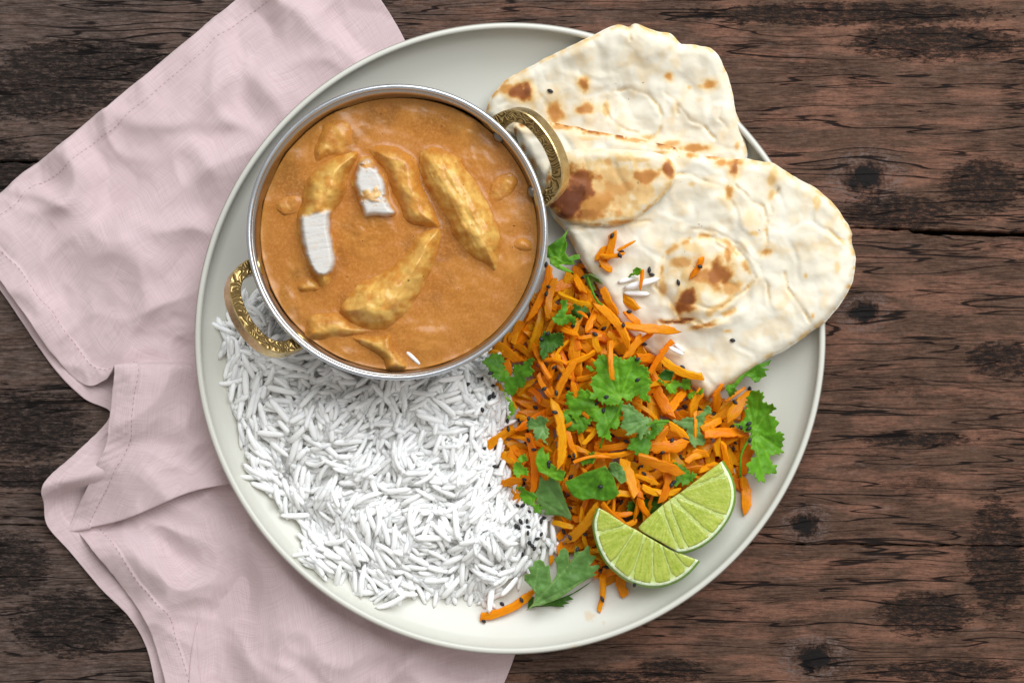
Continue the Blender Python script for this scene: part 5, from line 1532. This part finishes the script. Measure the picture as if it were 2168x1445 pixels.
addleaf(ZA, [(660,40),(620,90),(530,150),(525,220),(590,250),(640,268),(700,265),(690,240),(732,230),(730,200),(690,205),(660,220),(640,190),(652,140),(640,100)], 'mid', (590,240), 'coriander sprig wedged between the bowl rim and naan', z=0.0300, tooth=False, curl=0.002)
addleaf(ZA, [(540,222),(580,212),(605,235),(645,258),(605,268),(650,288),(695,317),(640,310),(590,290),(545,260)], 'bright', (560,240), 'vivid light green lobe just below the sprig at the bowl', z=0.0320, tooth=False)
addleaf(ZA, [(750,330),(800,322),(850,355),(875,392),(830,372),(812,372),(835,425),(800,425),(765,375)], 'dusty', (775,340), 'curled coriander scrap with a thin stalk near the naan edge', lift=0.0012, tooth=False, stem=ZA([(810, 435)])[0:0] or [(*ZA([(812, 440)])[0], 0.0315), (*ZA([(838, 492)])[0], 0.0310), (*ZA([(872, 518)])[0], 0.0305)])
addleaf(ZA, [(1060,300),(1085,280),(1112,290),(1118,318),(1090,335),(1065,325)], 'mid', (1065,325), 'tiny green leaf bud lying on the naan by the rice grains', lift=0.0004, tooth=False, stem=[(*ZA([(1050, 328)])[0], 0.0215), (*ZA([(1036, 345)])[0], 0.0208)])
addleaf(ZD, [(475,400),(480,348),(510,390),(540,392),(545,362),(580,370),(595,402),(610,390),(630,440),(650,500),(680,580),(707,640),(702,678),(650,650),(600,640),(510,636),(520,602),(480,600),(490,570),(450,545),(460,520),(412,492),(450,480),(470,440)], 'dusty', (700,670), 'upper pale toothed coriander leaf near the rice seeds', lift=0.0020, tooth=False, curl=0.003)
addleaf(ZD, [(380,1320),(440,1260),(450,1200),(420,1150),(370,1100),(370,1060),(415,1055),(395,1010),(430,1000),(435,970),(480,950),(510,970),(520,1000),(550,990),(555,1060),(565,1120),(600,1060),(600,990),(580,950),(610,930),(620,890),(655,868),(685,900),(690,980),(720,940),(735,850),(760,900),(790,890),(820,850),(840,870),(835,920),(885,930),(860,970),(830,1000),(900,990),(910,1010),(860,1050),(890,1060),(830,1090),(760,1130),(720,1160),(620,1230),(520,1270),(430,1290)], 'dusty', (420,1290), 'deeply lobed coriander leaf lying on the bare plate below the rice', z=0.0185, tooth=False, curl=0.002, veins=6)
for k, (ol, tone, base, label, kw) in enumerate(LV):
    leaf(ol, tone, base, label, seed=200 + k * 3, **kw)
for path, lab in (([(1318, 848, 0.0345), (1305, 880, 0.0330), (1282, 915, 0.0300), (1270, 948, 0.0270)], 'thin green stalk running down from the biggest bright leaf'),
                  ([(1416, 891, 0.0330), (1390, 893, 0.0335), (1368, 900, 0.0330)], 'pale short stalk joining the forked coriander leaves'),
                  ([(1596, 915, 0.0215), (1570, 960, 0.0210), (1568, 1010, 0.0200)], 'stalk of the frilly leaf behind the carrot strips')):
    tag(place('coriander_stalk', tube(path, 0.0006, M_LEAF['bright'])), lab, 'stalk')
# bare stalk below the upper lime
o = place('coriander_stalk', tube([(*ZB([(1590, 690)])[0], 0.012), (*ZB([(1640, 735)])[0], 0.0135), (*ZB([(1712, 785)])[0], 0.0160)], 0.00085, M_LEAF['mid']))
tag(o, 'bare green coriander stalk poking out from under the upper lime wedge', 'stalk')

# ------------------------------------------------------------------ lime wedges
def lime(arc, inner, mem, z0, tilt, label, hub):
    """arc/inner: outer and inner edges of the cut face (px), same end points; mem: list of (inner pt, outer pt) between segments"""
    arc = np.array(arc, float); inner = np.array(inner, float)
    def resample(p, n):
        d = np.concatenate([[0], np.cumsum(np.hypot(*np.diff(p, axis=0).T))]); s = np.linspace(0, d[-1], n)
        return np.column_stack([np.interp(s, d, p[:, 0]), np.interp(s, d, p[:, 1])])
    def smooth_open(p, n):
        E = np.vstack([2 * p[0] - p[1], p, 2 * p[-1] - p[-2]]); out = []
        for j in range(len(p) - 1):
            for k in range(8):
                t = k / 8; p0, p1, p2, p3 = E[j], E[j + 1], E[j + 2], E[j + 3]
                out.append(0.5 * ((2 * p1) + (-p0 + p2) * t + (2 * p0 - 5 * p1 + 4 * p2 - p3) * t * t + (-p0 + 3 * p1 - 3 * p2 + p3) * t ** 3))
        out.append(p[-1]); return resample(np.array(out), n)
    n = 56
    A = smooth_open(arc, n); B = smooth_open(inner, n)
    c = A.mean(0)
    zf = lambda x, y: z0 + tilt[0] * (x - c[0]) * S + tilt[1] * (y - c[1]) * S
    root = empty('lime_wedge', P(c[0], c[1], z0 - 0.014))
    tag(root, label, 'lime wedge', 'lime wedges on the plate')
    # rind: swells outwards a little, then curves under to the inner edge
    V = []; F = []
    ringsr = [(0.0, 0.0003), (-0.012, -0.0006), (-0.018, -0.0022), (0.03, -0.0060), (0.18, -0.0095), (0.45, -0.0125), (0.80, -0.0140), (1.0, -0.0140)]
    for s, dz in ringsr:
        fade = np.sin(np.linspace(0, math.pi, n)) ** 0.5
        for i in range(n):
            q = A[i] * (1 - s) + B[i] * s
            if s < 0:
                v = A[i] - np.array(hub); v = v / np.linalg.norm(v); q = A[i] + v * (-s * 260)
            zz = zf(*q) + dz * (0.35 + 0.65 * fade[i]) - 0.0004
            V.append(P(q[0], q[1], zz))
    for r in range(len(ringsr) - 1):
        for i in range(n - 1):
            F.append((r * n + i, r * n + i + 1, (r + 1) * n + i + 1, (r + 1) * n + i))
    rind = link('rind', mesh('rind', V, F, M_RIND), root); rind.location = -root.location
    bm = bmesh.new(); bm.from_mesh(rind.data); bmesh.ops.recalc_face_normals(bm, faces=bm.faces); bm.to_mesh(rind.data); bm.free()
    # pith body filling the face
    full = np.vstack([A, B[::-1][1:-1]])
    inset = full.copy()
    V, F, (tx, ty, td), m = slab(linear_closed(full, 4), 5.0, lambda x, y, d: zf(x, y) + 0.0002 * sstep(0, 3, d), lambda x, y, d: zf(x, y) - 0.0050 * sstep(0, 40, d) - 0.0006)
    da = dist_poly(tx, ty, A, closed=False) + 2.0 * perlin(tx / 20, ty / 20, 4)
    q = sstep(4.0, 9.5, da)[:, None]
    pc_ = np.array([0.78, 0.82, 0.58]) * (1 - q) + np.array([0.50, 0.575, 0.165]) * q
    pith = link('pith', mesh('pith', V, F, M_PITH, cols=np.vstack([pc_, pc_])), root); pith.location = -root.location
    # segments
    ends = [(A[2], A[2])] + [(np.array(a), np.array(b)) for a, b in mem] + [(A[-3], A[-3])]
    def nearest(Pn, p): return int(np.argmin(np.hypot(Pn[:, 0] - p[0], Pn[:, 1] - p[1])))
    for (i0, o0), (i1, o1) in zip(ends[:-1], ends[1:]):
        a0, a1 = nearest(A, o0), nearest(A, o1); b0, b1 = nearest(B, i0), nearest(B, i1)
        outerp = A[a0:a1 + 1]; innerp = B[b0:b1 + 1]
        hubv = np.array(hub)
        outerp = outerp + (hubv - outerp) / np.linalg.norm(hubv - outerp, axis=1)[:, None] * 5.2
        poly = np.vstack([outerp, innerp[::-1]])
        # drop duplicate points, shrink for the membrane
        keep = [0]
        for q in range(1, len(poly)):
            if np.hypot(*(poly[q] - poly[keep[-1]])) > 1.5: keep.append(q)
        poly = poly[keep]
        cen = poly.mean(0); v = cen - poly; dist = np.linalg.norm(v, axis=1)[:, None]
        poly = poly + v / dist * np.minimum(0.3, dist * 0.2)
        # round the corners
        for _ in range(1): poly = poly * 0.6 + 0.2 * (np.roll(poly, 1, 0) + np.roll(poly, -1, 0))
        V, F, (tx, ty, td), m = slab(linear_closed(poly, 3), 3.0, lambda x, y, d: zf(x, y) + 0.00022 + 0.00022 * sstep(0, 6, d) + 0.00010 * fbm((x) / 9, y / 9, 3, 3), lambda x, y, d: zf(x, y) - 0.0008)
        dh = np.hypot(tx - hub[0], ty - hub[1]); an = np.arctan2(ty - hub[1], tx - hub[0])
        ves = fbm(an * 26, dh / 42, 7, 3)
        t = np.clip(0.40 + 0.75 * ves + 0.25 * sstep(10, 0, td), 0, 1)[:, None]
        colr = np.array([0.28, 0.37, 0.022]) * (1 - t) + np.array([0.47, 0.545, 0.095]) * t
        colr = np.vstack([colr, colr])
        sg = link('segment', mesh('segment', V, F, M_FLESH, cols=colr), root); sg.location = -root.location
    return root
z4 = lambda p: ZB([p])[0]
lime(ZB([(1615,285),(1660,360),(1685,430),(1692,500),(1680,570),(1650,640),(1600,710),(1540,770),(1470,815),(1400,840),(1345,848)]), ZB([(1615,285),(1540,340),(1450,410),(1370,470),(1310,510),(1230,570),(1150,640),(1110,680),(1098,704),(1150,740),(1220,778),(1290,818),(1345,848)]),
     [(z4((1390, 455)), z4((1655, 355))), (z4((1335, 495)), z4((1655, 630))), (z4((1310, 510)), z4((1560, 755))), (z4((1285, 530)), z4((1400, 840))), (z4((1240, 565)), z4((1350, 846)))],
     0.0285, (0.05, 0.04), 'upper lime wedge leaning on the carrots near the plate rim', z4((1300, 500)))
lime(ZB([(850,575),(825,640),(822,700),(835,770),(860,840),(900,910),(960,970),(1030,1020),(1110,1050),(1190,1060),(1270,1050),(1350,1015),(1410,970),(1455,920),(1470,900)]), ZB([(850,575),(900,600),(960,640),(1030,685),(1085,712),(1150,752),(1220,792),(1290,832),(1360,858),(1430,885),(1470,900)]),
     [(z4((1020, 690)), z4((835, 745))), (z4((1085, 715)), z4((925, 940))), (z4((1135, 745)), z4((1040, 1025))), (z4((1180, 770)), z4((1185, 1060))), (z4((1235, 800)), z4((1320, 1030))), (z4((1300, 835)), z4((1410, 970)))],
     0.0270, (0.0, -0.08), 'lower lime wedge with its curved rind facing the plate edge', z4((1175, 640)))

# ------------------------------------------------------------------ loose rice grains away from the mound
bpy.context.view_layer.update(); dg = bpy.context.evaluated_depsgraph_get()
def loose_grain(a, b, label, lift=0.0008, k=0):
    la, _, _ = cast(*a); lb, _, _ = cast(*b)
    c = (la + lb) / 2; d = lb - la
    o = bpy.data.objects.new('rice_grain', grain_meshes[k]); C.objects.link(o)
    yaw = math.atan2(d.y, d.x); pitch = -math.atan2(d.z, math.hypot(d.x, d.y))
    o.matrix_world = Matrix.Translation(c + Vector((0, 0, lift))) @ Matrix.Rotation(yaw, 4, 'Z') @ Matrix.Rotation(pitch * 0.6, 4, 'Y') @ Matrix.Scale(min(1.3, max(0.7, d.length / 0.0098)), 4)
    tag(o, label, 'rice grain', 'stray rice grains')
for a, b, lab, k in (((1310, 597), (1350, 585), 'upper stray rice grain lying on the naan beside the carrots', 0), ((1330, 608), (1385, 592), 'middle stray rice grain on the naan near the green bud', 3), ((1325, 620), (1370, 622), 'lower stray rice grain on the naan touching the carrots', 1),
                     ((1418, 735), (1445, 750), 'stray rice grain on the naan below the long broad carrot shred', 2), ((1428, 728), (1448, 744), 'second stray rice grain on the naan below the long broad carrot shred', 4), ((860, 743), (890, 772), 'lone rice grain floating in the curry at the bottom rim', 0), ((1047, 1000), (1062, 1003), 'short rice grain between rice mound and carrots', 4)):
    loose_grain(a, b, lab, -0.0006 if 'curry' in lab else 0.0009, k)

# ------------------------------------------------------------------ nigella seeds
def seed_mesh(L, R, name):
    n = 7; V = [(-L / 2, 0, 0)]; F = []
    for s, f in ((-0.72, 0.55), (-0.3, 0.95), (0.15, 1.0), (0.6, 0.68)):
        for k in range(n):
            a = 2 * math.pi * k / n
            V.append((s * L / 2, R * f * math.cos(a), R * 0.85 * f * math.sin(a)))
    V.append((L / 2, 0, 0))
    for k in range(n):
        F.append((0, 1 + (k + 1) % n, 1 + k)); F.append((len(V) - 1, 1 + 3 * n + k, 1 + 3 * n + (k + 1) % n))
        for r in range(3): F.append((1 + r * n + k, 1 + r * n + (k + 1) % n, 1 + (r + 1) * n + (k + 1) % n, 1 + (r + 1) * n + k))
    return fix_normals(mesh(name, V, F, M_SEED))
seed_meshes = [seed_mesh(L, R, 'nigella_seed') for L, R in ((0.0028, 0.00078), (0.0025, 0.00082), (0.0030, 0.00076))]
sd = ZA([(932,85),(990,183),(978,207),(520,265),(752,343),(535,405),(522,450),(835,462),(1037,560),(1000,645),(777,700),(825,700),(880,665),(690,650),(530,695),(490,730),(785,580),(1165,300),(1180,328),(1478,277),(1345,377),(1683,737),(170,943),(125,980),(187,1020),(30,1013),(168,1092),(185,1075),(190,1090),(118,1170),(612,852),(655,852),(750,885),(575,920),(508,1040),(583,1065),(655,1040),(453,1157),(573,1185),(280,1243),(350,1235),(365,1250),(408,1222),(283,1290),(405,1298),(130,1415),(410,1360),(395,1372),(445,1418),(895,1090),(835,1130),(875,1175),(930,1328),(1020,1370),(1092,985),(1170,900),(1372,905),(1090,855),(1130,760),(1385,1150),(1470,1175),(1565,1195),(1700,1125),(1790,1040),(1785,1258),(1785,1287),(1680,1275),(1735,1280),(1700,1375),(1690,1410),(1245,1435),(1305,1362),(570,905),(390,1385)])
sd += ZB([(205,315),(160,430),(340,562),(372,557),(415,598),(360,658),(400,658),(347,695),(330,685),(408,693),(408,730),(487,737),(465,765),(412,788),(432,808),(447,825),(370,862),(487,655),(505,637),(628,720),(670,757),(762,737),(668,570),(672,380),(860,440),(660,250),(695,245),(685,272),(1108,318),(1130,360),(1360,262),(1110,425),(1315,412),(1303,432),(713,832),(870,1140),(245,1172),(365,1147),(130,1275),(897,942),(870,950),(855,964),(1072,1050),(990,540),(1790,150),(385,395),(380,415),(535,290),(535,310)])
sd += [(1165, 193)]
seen = {}
placed = []
for k, (x, y) in enumerate(sd):
    loc, nor, ob = cast(x, y)
    r = random.Random(k * 7 + 1)
    placed.append((x, y, loc, nor, ob, r))
def seed_on(ob):
    nm = ob.name.split('.')[0] if ob else ''
    return {'rice_mound': 'white rice', 'rice_grain': 'white rice', 'carrot_shred': 'carrot shreds', 'carrot_heap': 'carrot shreds', 'blade': 'a coriander leaf', 'naan_bread': 'the naan', 'folded_flap': 'the naan flap', 'plate': 'the bare plate', 'segment': 'the lime'}.get(nm, 'the salad')
for (x, y, loc, nor, ob, r) in placed:
    o = bpy.data.objects.new('nigella_seed', seed_meshes[r.randrange(3)]); C.objects.link(o)
    if nor.z < 0: nor = -nor
    nor = (nor + Vector((0, 0, 1.2))).normalized()
    q = nor.to_track_quat('Z', 'X').to_matrix().to_4x4()
    o.matrix_world = Matrix.Translation(loc + nor * 0.00050) @ q @ Matrix.Rotation(r.uniform(0, 6.28), 4, 'Z') @ Matrix.Scale(r.uniform(0.82, 1.05), 4)
    lab = f'black seed on {seed_on(ob)} {where(x, y)}'
    tag(o, lab, 'seed', 'nigella seeds')
